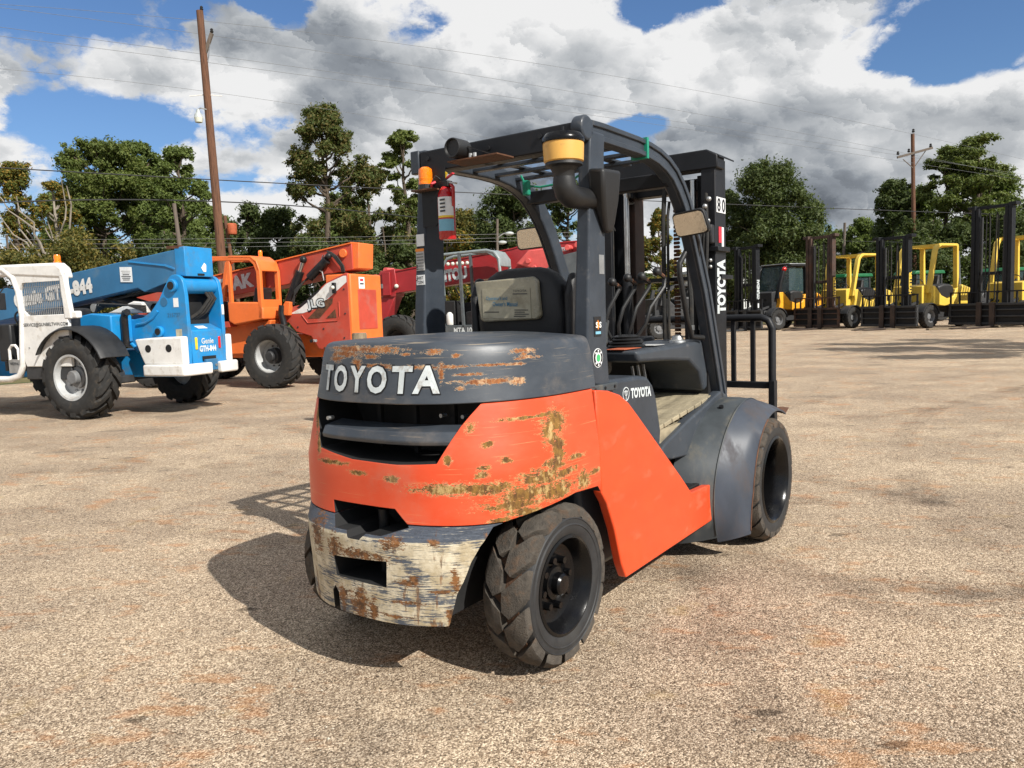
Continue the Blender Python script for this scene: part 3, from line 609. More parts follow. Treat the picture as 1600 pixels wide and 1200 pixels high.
for sd in (-1, 1):
    fend(sd*.45, F_IN, sd*.655, F_SEAM, 62, 204, .012, 'fender_grey', 'fender')
    fend(sd*.653, F_SEAM, sd*.808, F_OUT, 58, 207, .009, 'fender_new', 'fender_flare')
    MB().tube([fpt(a, fr(a, F_SEAM)+.001, sd*.655) for a in range(62, 204, 5)], .005, 6).build('weld_seam', 'fender_grey', fk, smooth=True)
    MB().tube([fpt(a, fr(a, F_OUT)-.004, sd*.809) for a in range(110, 207, 5)], .005, 6).build('rusty_edge', 'rust_brown', fk, smooth=True)
    MB().cyl(fpt(118, fr(118, F_IN)-.01, sd*.57), fpt(118, fr(118, F_IN)+.012, sd*.57), .014, n=10).build('bolt', 'black_metal', fk)
    MB().loft([[fpt(60, .448, sd*.70), fpt(60, .428, sd*.808), fpt(60, .420, sd*.808), fpt(60, .44, sd*.70)], [Vector((2.42, sd*.74, .762)), Vector((2.42, sd*.79, .758)), Vector((2.42, sd*.79, .755)), Vector((2.42, sd*.74, .758))]]).build('fender_lip', 'rust_brown', fk)

# wheels
def rear_rim(e):
    w2 = .095
    MB().lathe([(.185, w2*.75), (.198, w2*.80), (.202, w2*.98), (.190, w2*1.02), (.178, w2*.86), (.168, w2*.55), (.158, w2*.32), (.13, .02), (.10, .018), (.10, -.02), (.16, -.03), (.185, -.04)], n=48).build('rim', 'gloss_black', e, smooth=True, angle=35)
    MB().lathe([(.0, .082), (.036, .080), (.044, .072), (.046, .045), (.066, .04), (.07, .022), (.11, .02), (.11, -.02), (0, -.02)], n=28, closed=False).build('hub', 'gloss_black', e, smooth=True, angle=35)
    bolts(e, 8, .098, .018, .016, .032, 'gloss_black')
    MB().lathe([(.2925, -w2*.62), (.2925, w2*.62), (.285, w2*.62), (.285, -w2*.62)], n=48).build('tread_base', 'groove_rust', e, smooth=True, angle=40)
    MB().lathe([(.238, w2*1.03), (.243, w2*1.085), (.250, w2*1.03), (.262, w2*1.0), (.268, w2*1.06), (.276, w2*.98)], n=56, closed=False).build('sidewall_ridge', 'sidewall', e, smooth=True)
def front_rim(e):
    w2 = .115
    MB().lathe([(.235, w2*.7), (.258, w2*.80), (.262, w2*.98), (.246, w2*1.03), (.226, w2*.85), (.212, w2*.2), (.205, -.07), (.205, -.12), (.235, -.12)], n=48).build('rim', 'gloss_black', e, smooth=True, angle=35)
    MB().lathe([(.205, -.10), (.08, -.10), (.07, -.05), (0, -.05)], n=32, closed=False).build('hub', 'gloss_black', e, smooth=True)
    bolts(e, 6, .14, -.10, .014, .03, 'gloss_black')
LUG_R = (13, .84, .038, .34, 'block')
for sd, rt in ((-1, 10), (1, 24)):
    make_wheel(fk, (0, sd*.519, .327), sd, .327, .20, .187, LUG_R, 'sidewall', 'tread_dusty', rear_rim, rt)
for sd, rt in ((-1, 4), (1, 17)):
    make_wheel(fk, (2.067, sd*.70, .368), sd, .368, .235, .235, (19, .90, .026, .26, 'block'), 'sidewall', 'tread_dusty', front_rim, rt)
    make_wheel(fk, (2.067, sd*.43, .368), sd, .368, .235, .235, (19, .90, .026, .26, 'block'), 'sidewall', 'tread_dusty', front_rim, rt+7)

# overhead guard
GO = [(.44, 2.246), (.60, 2.252), (.96, 2.250), (1.10, 2.243), (1.22, 2.228), (1.33, 2.20), (1.43, 2.155), (1.52, 2.09), (1.60, 2.01), (1.66, 1.92), (1.72, 1.81), (1.877, 1.521), (2.05, 1.07), (2.135, .84)]
GI = [(.44, 2.160), (.60, 2.166), (.95, 2.166), (1.08, 2.160), (1.18, 2.147), (1.27, 2.123), (1.36, 2.085), (1.43, 2.03), (1.50, 1.96), (1.56, 1.88), (1.62, 1.78), (1.775, 1.49), (1.95, 1.05), (2.035, .82)]
def offs(pl, d): return [(x, z+d) for x, z in pl]
for sd in (-1, 1):
    ya, yb = sd*.425, sd*.488
    gl = MB().sweep_xz(GO, GI, ya, yb).build('guard_rail', 'guard_grey', fk, bevel=.012, seg=3)
    mid = [((a[0]*.72+b[0]*.28), (a[1]*.72+b[1]*.28)) for a, b in zip(GO, GI)]; mid2 = [((a[0]*.30+b[0]*.70), (a[1]*.30+b[1]*.70)) for a, b in zip(GO, GI)]
    MB().sweep_xz(mid2, GI, sd*.486, sd*.500).build('rail_flange', 'guard_grey', gl, bevel=.004)
    MB().sweep_xz(GO, mid, sd*.486, sd*.498).build('rail_flange', 'guard_grey', gl, bevel=.004)
    # rear pillar
    MB().loft([[Vector((.375, sd*.44, 1.10)), Vector((.375, sd*.515, 1.10)), Vector((.575, sd*.515, 1.06)), Vector((.575, sd*.44, 1.06))],
               [Vector((.385, sd*.44, 1.27)), Vector((.385, sd*.512, 1.27)), Vector((.56, sd*.512, 1.27)), Vector((.56, sd*.44, 1.27))],
               [Vector((.46, sd*.445, 2.10)), Vector((.46, sd*.505, 2.10)), Vector((.59, sd*.505, 2.10)), Vector((.59, sd*.445, 2.10))],
               [Vector((.47, sd*.445, 2.20)), Vector((.47, sd*.505, 2.20)), Vector((.60, sd*.505, 2.20)), Vector((.60, sd*.445, 2.20))]]).build('rear_pillar', 'guard_grey', fk, bevel=.010, seg=3)
    MB().box(.37, .62, sd*.505, sd*.53, 1.05, 1.085).build('pillar_foot', 'fender_grey', fk, bevel=.004)
    for x in (.41, .50, .59): MB().cyl((x, sd*.53, 1.068), (x, sd*.535, 1.068), .007, n=8).build('bolt', 'black_metal', fk)
    (MB().lathe([(.0, -.03), (.05, -.03), (.055, -.02), (.055, .02), (.05, .03), (0, .03)], (.448, sd*.475, 2.205), 'y', 20, closed=False) if sd < 0 else MB().box(.425, .46, .46, .515, 2.13, 2.245)).build('end_cap', 'guard_grey', fk, bevel=.006)
MB().prism([(.43, 2.13), (.43, 2.235), (.455, 2.24), (.455, 2.13)], 'y', -.455, .455).build('rear_beam', 'mast_black', fk, bevel=.006)
MB().box(.455, .52, -.455, .455, 2.13, 2.145).build('rear_beam_flange', 'mast_black', fk)
for x in (.64, .84, 1.04, 1.24):
    MB().box(x-.022, x+.022, -.43, .43, 2.180, 2.198).build('roof_slat', 'guard_grey', fk, bevel=.003)
for y in (-.21, .02, .24):
    MB().box(.455, 1.40, y-.025, y+.025, 2.199, 2.212).build('roof_bar', 'guard_grey', fk, bevel=.003)
MB().box(1.37, 1.44, -.456, .456, 2.06, 2.135).build('front_beam', 'mast_black', fk, bevel=.006)
for y, z, x in ((.40, 2.195, .428), (.02, 2.19, .428), (-.27, 2.2, .428)): MB().cyl((x, y, z), (x-.008, y, z), .011, n=10).build('bolt', 'black_metal', fk)
MB().box(1.425, 1.46, -.05, .0, 2.0, 2.06).build('light_bracket', 'black_metal', fk)
# green plastic strap round the right rail and a piece tied under the roof
MB().sweep_xz([(1.03, 2.256), (1.05, 2.256)], [(1.03, 2.155), (1.05, 2.155)], -.505, -.415).build('strap', 'green_strap', fk)
MB().tube([(.95, .20, 2.15), (.96, .18, 2.10), (.95, .17, 2.06), (.97, .15, 2.09), (.98, .10, 2.08), (.99, .0, 2.085), (1.0, -.10, 2.10), (1.0, -.18, 2.14)], .006, 6).build('strap', 'green_strap', fk, smooth=True)
MB().box(.94, .97, .15, .19, 2.04, 2.12).build('strap', 'green_strap', fk, bevel=.008)

# pre-cleaner on the right rear pillar
PC = Vector((.30, -.468, 2.09))
pc = MB().lathe([(.070, -.055), (.084, -.045), (.087, .02), (.086, .035), (0, .035), (0, -.055)], PC, 'z', 36, closed=False).build('precleaner', 'precleaner_amber', fk, smooth=True, angle=35)
MB().lathe([(.089, .030), (.091, .038), (.089, .050), (.075, .068), (.04, .076), (0, .078), (0, .03)], PC, 'z', 36, closed=False).build('lid', 'gloss_black', pc, smooth=True, angle=35)
MB().cyl(PC+Vector((0, 0, .075)), PC+Vector((0, 0, .10)), .005, n=8).build('lid_nut', 'black_metal', pc)
MB().lathe([(.0, -.052), (.078, -.050), (.080, -.062), (.060, -.070), (.045, -.095), (.045, -.12), (0, -.12)], PC, 'z', 30, closed=False).build('base', 'black_plastic', pc, smooth=True, angle=35)
a0 = PC+Vector((0, 0, -.11)); a1 = Vector((.50, -.50, a0.z-.075))
MB().tube([a0, a0+Vector((0, 0, -.03)), a0+Vector((.012, -.002, -.058)), a0+Vector((.04, -.006, -.075)), a0+Vector((.08, -.012, -.078)), a0+Vector((.14, -.02, -.078)), a1], [.046, .05, .052, .052, .048, .045, .045], 18).build('elbow', 'black_plastic', fk, smooth=True)
MB().loft([[Vector((.43, -.505, 2.03)), Vector((.43, -.585, 2.02)), Vector((.60, -.585, 2.03)), Vector((.60, -.505, 2.035))], [Vector((.44, -.505, 1.92)), Vector((.44, -.58, 1.93)), Vector((.60, -.57, 1.90)), Vector((.60, -.505, 1.90))],
           [Vector((.50, -.505, 1.83)), Vector((.50, -.55, 1.83)), Vector((.60, -.55, 1.80)), Vector((.60, -.505, 1.80))], [Vector((.545, -.505, 1.76)), Vector((.545, -.535, 1.76)), Vector((.60, -.535, 1.76)), Vector((.60, -.505, 1.76))]]).build('intake_duct', 'black_plastic', fk, bevel=.02, seg=3)
# beacon, extinguisher bracket plate on the left rear pillar
MB().prism([(.445, 2.14), (.29, 2.14), (.29, 1.93), (.36, 1.86), (.445, 1.86)], 'x', .422, .429).build('bracket_plate', 'mast_black', fk)
MB().box(.37, .47, .33, .47, 2.035, 2.042).build('beacon_shelf', 'rust_brown', fk)
MB().cyl((.405, .40, 2.042), (.405, .40, 2.065), .036, .036, 20).build('beacon_base', 'black_plastic', fk)
bc = MB().lathe([(.036, 0), (.036, .012), (.034, .014), (.036, .03), (.034, .032), (.0355, .05), (.033, .075), (.02, .085), (0, .087)], (.405, .40, 2.065), 'z', 28, closed=False).build('beacon', 'amber_lens', fk, smooth=True, angle=30)
MB().tube([(.40, .37, 2.045), (.39, .345, 2.07), (.40, .33, 2.10), (.43, .32, 2.08)], .005, 6).build('cable', 'black_plastic', fk, smooth=True)
MB().tube([(.39, .35, 2.048), (.38, .34, 2.06), (.40, .335, 2.07)], .007, 6).build('cable_red', 'sticker_red', fk, smooth=True)
# fire extinguisher: lifts away, so a thing of its own
def hero_w(x, y, z=0): t = R(HT); return (HX+math.cos(t)*x-math.sin(t)*y, HY+math.sin(t)*x+math.cos(t)*y, z)
ex = empty('fire_extinguisher', hero_w(.44, .302, 1.79), HT, 'red fire extinguisher hanging on the left rear pillar of the front forklift', 'extinguisher')
ex_b = MB().lathe([(0, 0), (.040, 0), (.043, .008), (.043, .20), (.040, .225), (.028, .25), (.018, .26), (0, .262)], (0, 0, 0), 'z', 28, closed=False).build('cylinder', 'red_gloss', ex, smooth=True, angle=35)
for (z0, z1, mt, nm) in ((.115, .205, 'sticker_white', 'label'), (.105, .115, 'yellow_tag', 'label_band'), (.04, .098, 'sticker_blue', 'label')):
    rows = []
    for i in range(9):
        a = R(150+i*15); rows.append([Vector((.0438*math.cos(a), .0438*math.sin(a), z0)), Vector((.0438*math.cos(a), .0438*math.sin(a), z1))])
    m_ = MB(); [m_.add([rows[i][0], rows[i+1][0], rows[i+1][1], rows[i][1]], [(0, 1, 2, 3)]) for i in range(8)]; m_.build(nm, mt, ex_b)
for z in (.19, .172, .154, .136): MB().box(-.0458, -.044, -.028, .004, z-.004, z+.004).build('label_line', 'print_dark', ex_b)
MB().box(-.02, .02, -.03, .03, .255, .285).build('valve', 'black_metal', ex, bevel=.004)
MB().bar((0, .01, .285), (-.01, -.075, .265), .018, .008).build('lever', 'galv', ex); MB().bar((0, .01, .29), (-.01, -.06, .315), .016, .006).build('handle', 'sticker_red', ex)
MB().bar((-.01, .03, .27), (-.012, -.01, .33), .04, .003, up=(1, 0, 0)).build('inspection_tag', 'yellow_tag', ex)
MB().tube([(0, -.03, .27), (-.01, -.055, .25), (-.005, -.05, .20), (0, -.045, .16)], .009, 8).build('hose', 'red_gloss', ex, smooth=True)
# reversing alarm on the rear beam
MB().box(.30, .44, -.12, .17, 2.128, 2.134).build('alarm_shelf', 'rust_brown', fk)
al = MB().lathe([(0, .012), (.036, .012), (.040, 0), (.044, 0), (.046, .006), (.046, .09), (0, .09)], (.27, .115, 2.185), 'x', 24, closed=False).build('reversing_alarm', 'black_plastic', fk, smooth=True, angle=35)
MB().bar((.33, .065, 2.19), (.36, -.06, 2.14), .012, .004).build('alarm_bracket', 'black_metal', fk)
for y in (.045, .02): MB().cyl((.32, y, 2.135), (.32, y, 2.155), .009, n=8).build('bolt', 'galv', fk)
# decals on the pillars
plate('decal', (.438, .47, 1.80), (0, -1, 0), (0, 0, 1), .052, .06, 'sticker_white', fk, lift=.016); plate('decal', (.432, .47, 1.70), (0, -1, 0), (0, 0, 1), .055, .105, 'sticker_grey', fk, lift=.016)
plate('decal_band', (.432, .47, 1.75), (0, -1, 0), (0, 0, 1), .055, .014, 'sticker_orange', fk, lift=.018); plate('decal', (.428, .47, 1.60), (0, -1, 0), (0, 0, 1), .056, .05, 'sticker_white', fk, lift=.016)
for k in range(6): plate('print_line', (.431, .47, 1.73-.015*k), (0, -1, 0), (0, 0, 1), .045, .003, 'print_dark', fk, lift=.018)
for s_, z in (('50RT', 1.61), ('123N', 1.588)): lettering(s_, (.426, .47, z), (0, -1, 0), (0, 0, 1), .014, 'print_dark', fk, width=.04, lift=.018)
MB().box(.4365, .4385, .46, .48, 1.785, 1.815).build('decal_picture', 'print_dark', fk)
for i, ch in enumerate('F1183'): lettering(ch, (.434-.0048*i, .493, 1.83-.055*i), (0, -1, 0), (0, 0, 1), .026, 'sticker_black', fk, width=.012, bold=.0, lift=.004)
plate('decal', (.475, -.512, 1.345), (1, 0, 0), (0, 0, 1), .062, .088, 'sticker_black', fk, lift=.002, label='black sticker with orange star')
st = []
for k in range(12): a = R(90+30*k); rr = .022 if k % 2 == 0 else .013; st.append((.475+rr*math.cos(a), 1.352+rr*math.sin(a)))
MB().prism(st, 'y', -.5165, -.5145).build('star', 'sticker_orange', fk); plate('decal_band', (.475, -.5125, 1.317), (1, 0, 0), (0, 0, 1), .046, .012, 'sticker_blue', fk, lift=.004)
lettering('S S', (.475, -.513, 1.352), (1, 0, 0), (0, 0, 1), .024, 'sticker_white', fk, width=.05, lift=.0058)
for r_, mt, yy in ((.043, 'sticker_white', -.5145), (.040, 'sticker_black', -.5152), (.025, 'sticker_white', -.516), (.017, 'sticker_green', -.517)):
    MB().cyl((.47, -.511, 1.205), (.47, yy, 1.205), r_, n=32).build('round_decal', mt, fk)
for k in range(8):
    if k in (0, 4): continue
    a = R(45*k); plate('print_mark', (.47+.032*math.cos(a), -.5155, 1.205+.032*math.sin(a)), (1, 0, 0), (0, 0, 1), .010, .008, 'sticker_white', fk)
plate('serial_plate', (.53, -.509, 1.62), (1, 0, 0), (0, 0, 1), .045, .085, 'galv', fk)
# mirrors
def mirror_at(c, nx, wd, ht, nm):
    c = Vector(c); nx = Vector(nx).normalized(); yd = Vector((0, 0, 1)); xd = yd.cross(nx).normalized(); yd = nx.cross(xd)
    M_ = Matrix(((xd.x, yd.x, nx.x, c.x), (xd.y, yd.y, nx.y, c.y), (xd.z, yd.z, nx.z, c.z), (0, 0, 0, 1)))
    q = MB()
    def rr(wv, hv, z): return [M_ @ Vector((x*wv, y*hv, z)) for x, y in ((-.5, -.30), (-.47, -.44), (-.40, -.5), (.40, -.44), (.48, -.38), (.5, -.28), (.46, .36), (.42, .45), (.34, .5), (-.40, .44), (-.48, .38), (-.5, .3))]
    b_ = q.loft([rr(wd*.85, ht*.8, -.045), rr(wd*1.04, ht*1.08, -.012), rr(wd*1.04, ht*1.08, .004), rr(wd*.97, ht*.94, .005)]).build(nm, 'black_plastic', fk, bevel=.004, smooth=True)
    MB().loft([rr(wd*.97, ht*.94, .004), rr(wd*.96, ht*.93, .0065)]).build('mirror_face', 'mirror_glass', b_)
    return b_
mirror_at((1.60, .565, 1.885), (-.93, -.12, -.10), .235, .135, 'mirror')
mirror_at((1.50, -.53, 1.868), (-.80, .22, -.28), .215, .135, 'mirror')
MB().tube([(1.62, -.50, 1.85), (1.68, -.50, 1.78), (1.70, -.49, 1.70)], .012, 8).build('mirror_arm', 'black_metal', fk, smooth=True); MB().tube([(1.62, .55, 1.86), (1.68, .50, 1.80)], .012, 8).build('mirror_arm', 'black_metal', fk, smooth=True)
# grab handle on right front pillar
MB().tube([(1.66, -.44, 1.74), (1.60, -.42, 1.66), (1.60, -.42, 1.60), (1.70, -.42, 1.34), (1.76, -.42, 1.24), (1.86, -.45, 1.23)], .016, 10).build('grab_handle', 'black_plastic', fk, smooth=True)

# seat with manual pocket
st_ = []
for (z, x0, x1, wv, n) in ((1.10, .60, .84, .25, 4), (1.22, .575, .84, .265, 4), (1.40, .565, .80, .272, 4), (1.50, .567, .76, .255, 3.6), (1.56, .575, .74, .232, 3.2), (1.60, .588, .72, .20, 2.8), (1.625, .605, .70, .155, 2.5), (1.637, .63, .68, .10, 2.4)):
    st_.append([Vector(((x0+x1)/2+(x1-x0)/2*math.copysign(abs(math.cos(a))**(2/n), math.cos(a)), wv*math.copysign(abs(math.sin(a))**(2/n), math.sin(a)), z)) for a in [2*math.pi*i/40 for i in range(40)]])
seat = MB().loft(st_).build('seat_backrest', 'seat_vinyl', fk, smooth=True, angle=45)
MB().loft([[Vector((x, y*k, z)) for x, y in ((.62, .26), (1.10, .25), (1.14, .15), (1.14, -.15), (1.10, -.25), (.62, -.26))] for z, k in ((1.07, .95), (1.10, 1), (1.19, 1), (1.22, .93))]).build('seat_cushion', 'seat_vinyl', fk, bevel=.02, seg=3)
for sd in (-1, 1):
    MB().prism([(.60, 1.16), (.595, 1.50), (.64, 1.60), (.68, 1.60), (.80, 1.42), (.90, 1.24), (.90, 1.14)], 'y', sd*.262, sd*.305).build('side_bolster', 'seat_vinyl', fk, bevel=.018, seg=3)
MB().prism([(.66, 1.20), (.66, 1.44), (.70, 1.46), (.80, 1.34), (.80, 1.20)], 'y', -.305, -.318).build('bolster_panel', 'black_plastic', fk, bevel=.006)
MB().cyl((.70, -.305, 1.34), (.70, -.345, 1.34), .024, .02, 16).build('recline_knob', 'black_plastic', fk, bevel=.003); MB().cyl((.70, -.345, 1.34), (.70, -.347, 1.34), .012, n=12).build('knob_cap', 'galv', fk)
MB().cyl((.70, .305, 1.34), (.70, .345, 1.34), .024, .02, 16).build('recline_knob', 'black_plastic', fk, bevel=.003)
mp = MB().loft([[Vector((x, y, z)) for y, z in ((.225, 1.578), (-.125, 1.588), (-.15, 1.57), (-.165, 1.40), (-.145, 1.382), (.175, 1.375), (.195, 1.39))] for x in (.572, .540)]).build('manual_pocket', 'manual_vinyl', fk, bevel=.008, seg=2)
plate('manual_cover', (.5395, .03, 1.465), (0, -1, -.03), (0, 0, 1), .29, .145, 'manual_paper', mp, lift=.002)
lettering("Operator's and", (.5375, .085, 1.492), (0, -1, -.03), (.0, 0, 1), .017, 'print_blue', mp, width=.13, bold=.01); lettering("Owner's Manual", (.5375, .035, 1.462), (0, -1, -.03), (0, 0, 1), .022, 'print_blue', mp, width=.15, bold=.01)
lettering('TOYOTA', (.5375, -.055, 1.523), (0, -1, -.03), (0, 0, 1), .010, 'print_dark', mp, width=.08, bold=.0)
for k, (y, z, wv) in enumerate(((-.055, 1.508, .085), (-.06, 1.43, .08), (-.05, 1.42, .06), (-.062, 1.41, .085), (-.05, 1.40, .07), (.12, 1.425, .09))): plate('print_line', (.5365, y, z), (0, -1, -.03), (0, 0, 1), wv, .004, 'print_dark', mp, lift=.001, th=.001)
# seat belt buckle and arm on the right of the seat
MB().box(.74, .86, -.36, -.31, 1.24, 1.36, ).build('belt_reel', 'fender_grey', fk, bevel=.015)
MB().tube([(.80, -.33, 1.22), (.86, -.34, 1.30), (.90, -.33, 1.36)], .012, 8).build('belt_arm', 'black_plastic', fk, smooth=True)

# dashboard console, levers, steering
MB().prism([(1.02, 1.20), (1.45, 1.205), (1.98, 1.215), (2.02, 1.19), (2.06, .95), (1.92, .90), (1.86, 1.02), (1.70, 1.10), (1.40, 1.125), (1.05, 1.14)], 'y', -.43, -.08).build('console', 'dark_grey', fk, bevel=.02, seg=3)
MB().prism([(1.60, 1.22), (2.0, 1.24), (2.05, .9), (1.9, .8), (1.75, 1.08)], 'y', -.08, .42).build('dashboard', 'black_plastic', fk, bevel=.02)
MB().box(1.96, 2.10, -.44, .44, .76, 1.12).build('cowl', 'interior', fk)
plate('label_strip', (1.12, -.30, 1.206), (1, 0, 0), (0, 1, 0), .20, .12, 'terracotta', fk, lift=.003); plate('label_strip', (1.40, -.33, 1.21), (1, 0, 0), (0, 1, 0), .14, .10, 'sticker_grey', fk, lift=.003)
MB().lathe([(.052, 0), (.050, .012), (.036, .018), (.03, .04), (.012, .046), (0, .046)], (1.74, -.34, 1.208), 'z', 24, closed=False).build('key_switch', 'galv', fk, smooth=True)
bt = MB().lathe([(.10, 0), (.105, .01), (.085, .018), (.095, .027), (.075, .035), (.085, .044), (.065, .052), (.072, .060), (.05, .07), (0, .072)], (1.28, -.24, 1.205), 'z', 24, closed=False).build('lever_boot', 'black_plastic', fk, smooth=True, angle=60)
for k, (dx, dy, kn) in enumerate(((-.02, .09, 1.56), (.03, .03, 1.58), (.07, -.03, 1.585), (.12, -.09, 1.61))):
    lv = MB().tube([(1.26+dx*.5, -.22+dy*.6, 1.25), (1.22+dx, -.24+dy, 1.33), (1.24+dx, -.26+dy, 1.42), (1.32+dx*1.3, -.29+dy, 1.53), (1.33+dx*1.3, -.29+dy, kn-.03), (1.27+dx*1.3, -.28+dy, kn)], .011, 8).build('lever', 'black_plastic', fk, smooth=True)
    MB().ball((1.25+dx*1.3, -.28+dy, kn+.005), .024, .024, .024).build('knob', 'black_plastic', lv, smooth=True)
    MB().tube([(1.29+dx*1.3, -.284+dy, kn-.008), (1.32+dx*1.3, -.288+dy, kn-.022)], .0115, 8).build('collar', 'rust_brown', lv)
MB().tube([(1.45, .12, 1.05), (1.30, .12, 1.40)], .03, 12).build('steering_column', 'black_plastic', fk, smooth=True)
sw = MB()
cen = Vector((1.29, .12, 1.43)); ax = Vector((-.35, 0, .94)).normalized(); u_ = Vector((0, 1, 0)); v_ = ax.cross(u_)
sw.tube([cen+(u_*math.cos(2*math.pi*i/32)+v_*math.sin(2*math.pi*i/32))*.16 for i in range(32)], .015, 8, closed=True)
for i in range(3): a = 2*math.pi*i/3+.5; sw.tube([cen, cen+(u_*math.cos(a)+v_*math.sin(a))*.16], .012, 6)
sw.build('steering_wheel', 'black_plastic', fk, smooth=True)
MB().ball(cen+(u_*.1-v_*.12)+ax*.03, .022).build('spinner_knob', 'gloss_black', fk, smooth=True)
for k in range(3): MB().bar((1.30+.07*k, -.30, .86), (1.30+.07*k, -.26, 1.10), .012, .012).build('linkage_rod', 'galv', fk)
MB().box(1.56, 1.62, -.24, -.12, .80, .92, ).build('pedal', 'black_metal', fk, bevel=.005); MB().box(1.58, 1.62, .05, .15, .82, .92).build('pedal', 'black_metal', fk, bevel=.005)

# mast
for sd in (-1, 1):
    mo = MB().prism([(2.18, sd*.32), (2.18, sd*.412), (2.36, sd*.412), (2.36, sd*.345), (2.33, sd*.345), (2.33, sd*.385), (2.21, sd*.385), (2.21, sd*.32)], 'z', .10, 2.33).build('outer_channel', 'mast_black', fk, bevel=.004)
    MB().prism([(2.29, sd*.25), (2.29, sd*.37), (2.46, sd*.37), (2.46, sd*.26), (2.43, sd*.26), (2.43, sd*.335), (2.32, sd*.335), (2.32, sd*.25)], 'z', .12, 2.25).build('inner_channel', 'mast_black', fk, bevel=.004)
    MB().prism([(2.34, sd*.22), (2.34, sd*.30), (2.48, sd*.30), (2.48, sd*.22)], 'z', .14, 2.20).build('carriage_channel', 'mast_rusty', fk, bevel=.004)
    MB().cyl((2.25, sd*.24, .15), (2.25, sd*.24, 1.62), .036, n=16).build('lift_cylinder', 'mast_black', fk, smooth=True); MB().cyl((2.25, sd*.24, 1.6), (2.25, sd*.24, 2.22), .020, n=14).build('piston_rod', 'steel', fk, smooth=True)
MB().prism([(-.36, 2.385), (.36, 2.385), (.43, 2.345), (.43, 2.265), (-.43, 2.265), (-.43, 2.345)], 'x', 2.172, 2.30).build('top_crosshead', 'mast_black', fk, bevel=.008)
MB().prism([(-.44, 2.34), (-.36, 2.385), (-.36, 2.375), (-.44, 2.33)], 'x', 2.18, 2.44).build('top_cap', 'mast_black', fk)
MB().box(2.33, 2.44, -.36, .36, 2.16, 2.24).build('inner_crosshead', 'mast_black', fk, bevel=.006)
MB().box(2.25, 2.45, -.425, .425, 1.585, 1.61).build('mast_tie', 'mast_black', fk); MB().box(2.25, 2.42, -.36, .36, .55, .68).build('mast_tie', 'mast_black', fk)
for y in (.29, -.10):
    ch = MB()
    for k in range(46):
        z = 1.02+k*.026; ch.box(2.30-.006, 2.306, y-.017, y+.017, z, z+.020); ch.cyl((2.303, y-.020, z+.010), (2.303, y+.020, z+.010), .008, n=6)
    ch.build('lift_chain', 'rust_brown', fk)
MB().lathe([(.062, -.012), (.070, -.014), (.070, -.008), (.058, -.004), (.058, .004), (.070, .008), (.070, .014), (.062, .012)], (2.30, .235, 2.19), 'y', 32).build('chain_wheel', 'steel', fk, smooth=True, angle=30)
MB().cyl((2.30, .20, 2.19), (2.30, .27, 2.19), .03, n=16).build('wheel_axle', 'galv', fk); MB().box(2.27, 2.33, .195, .215, 2.16, 2.30).build('wheel_bracket', 'mast_black', fk)
for (y, r_, top) in ((-.045, .016, 2.22), (-.075, .010, 2.1), (.335, .014, 1.95)):
    MB().tube([(2.22, y, .9), (2.215, y, 1.5), (2.22, y, 2.0), (2.25, y, top)], r_, 8).build('hydraulic_hose', 'rubber', fk, smooth=True)
for (y, x) in ((-.30, 2.05), (-.355, 2.08)):
    h_ = MB().tube([(x, y, 1.20), (x, y, 1.45), (x+.03, y+.03, 1.72), (x+.08, y+.05, 1.95)], .016, 8).build('hydraulic_hose', 'rubber', fk, smooth=True)
    MB().cyl((x, y, 1.20), (x, y, 1.36), .014, n=10).build('hose_fitting', 'steel', h_); MB().cyl((x, y, 1.27), (x, y, 1.30), .019, n=6).build('hose_nut', 'galv', h_)
for k in range(3): MB().tube([(2.12, -.33-.02*k, 1.55), (2.10, -.35-.02*k, 1.85), (2.16, -.36, 2.05+.03*k), (2.24, -.36, 2.0)], .011, 8).build('hydraulic_hose', 'rubber', fk, smooth=True)
for k in range(6): MB().ball((2.12+.02*(k % 2), -.35-.018*(k % 3), 1.85+.045*k), .016).build('hose_clamp', 'galv', fk, smooth=True)
MB().box(2.12, 2.178, -.41, -.33, 1.80, 1.92).build('valve_block', 'black_metal', fk, bevel=.01)
for z in (1.66, 1.70): MB().ball((2.17, -.38, z), .013).build('bolt', 'galv', fk, smooth=True)
lettering('TOYOTA', (2.262, -.412, 1.535), (0, 0, 1), (-1, 0, 0), .125, 'letter_white', fk, width=.345, bold=.06, lift=.004)
for i, ch in enumerate('80'):
    plate('number_plate', (2.232+.080*i, -.412, 2.045), (1, 0, 0), (0, 0, 1), .074, .095, 'sticker_white', fk, lift=.003); lettering(ch, (2.232+.080*i, -.415, 2.045), (1, 0, 0), (0, 0, 1), .078, 'sticker_black', fk, width=.052, bold=.02, lift=.002)
plate('decal', (2.255, -.412, 1.86), (1, 0, 0), (0, 0, 1), .05, .10, 'sticker_red', fk, lift=.003); plate('decal', (2.30, -.412, 1.845), (1, 0, 0), (0, 0, 1), .035, .13, 'sticker_white', fk, lift=.0025); MB().box(2.165, 2.375, -.435, -.33, 1.755, 1.785).build('mast_bracket', 'mast_black', fk, bevel=.004)
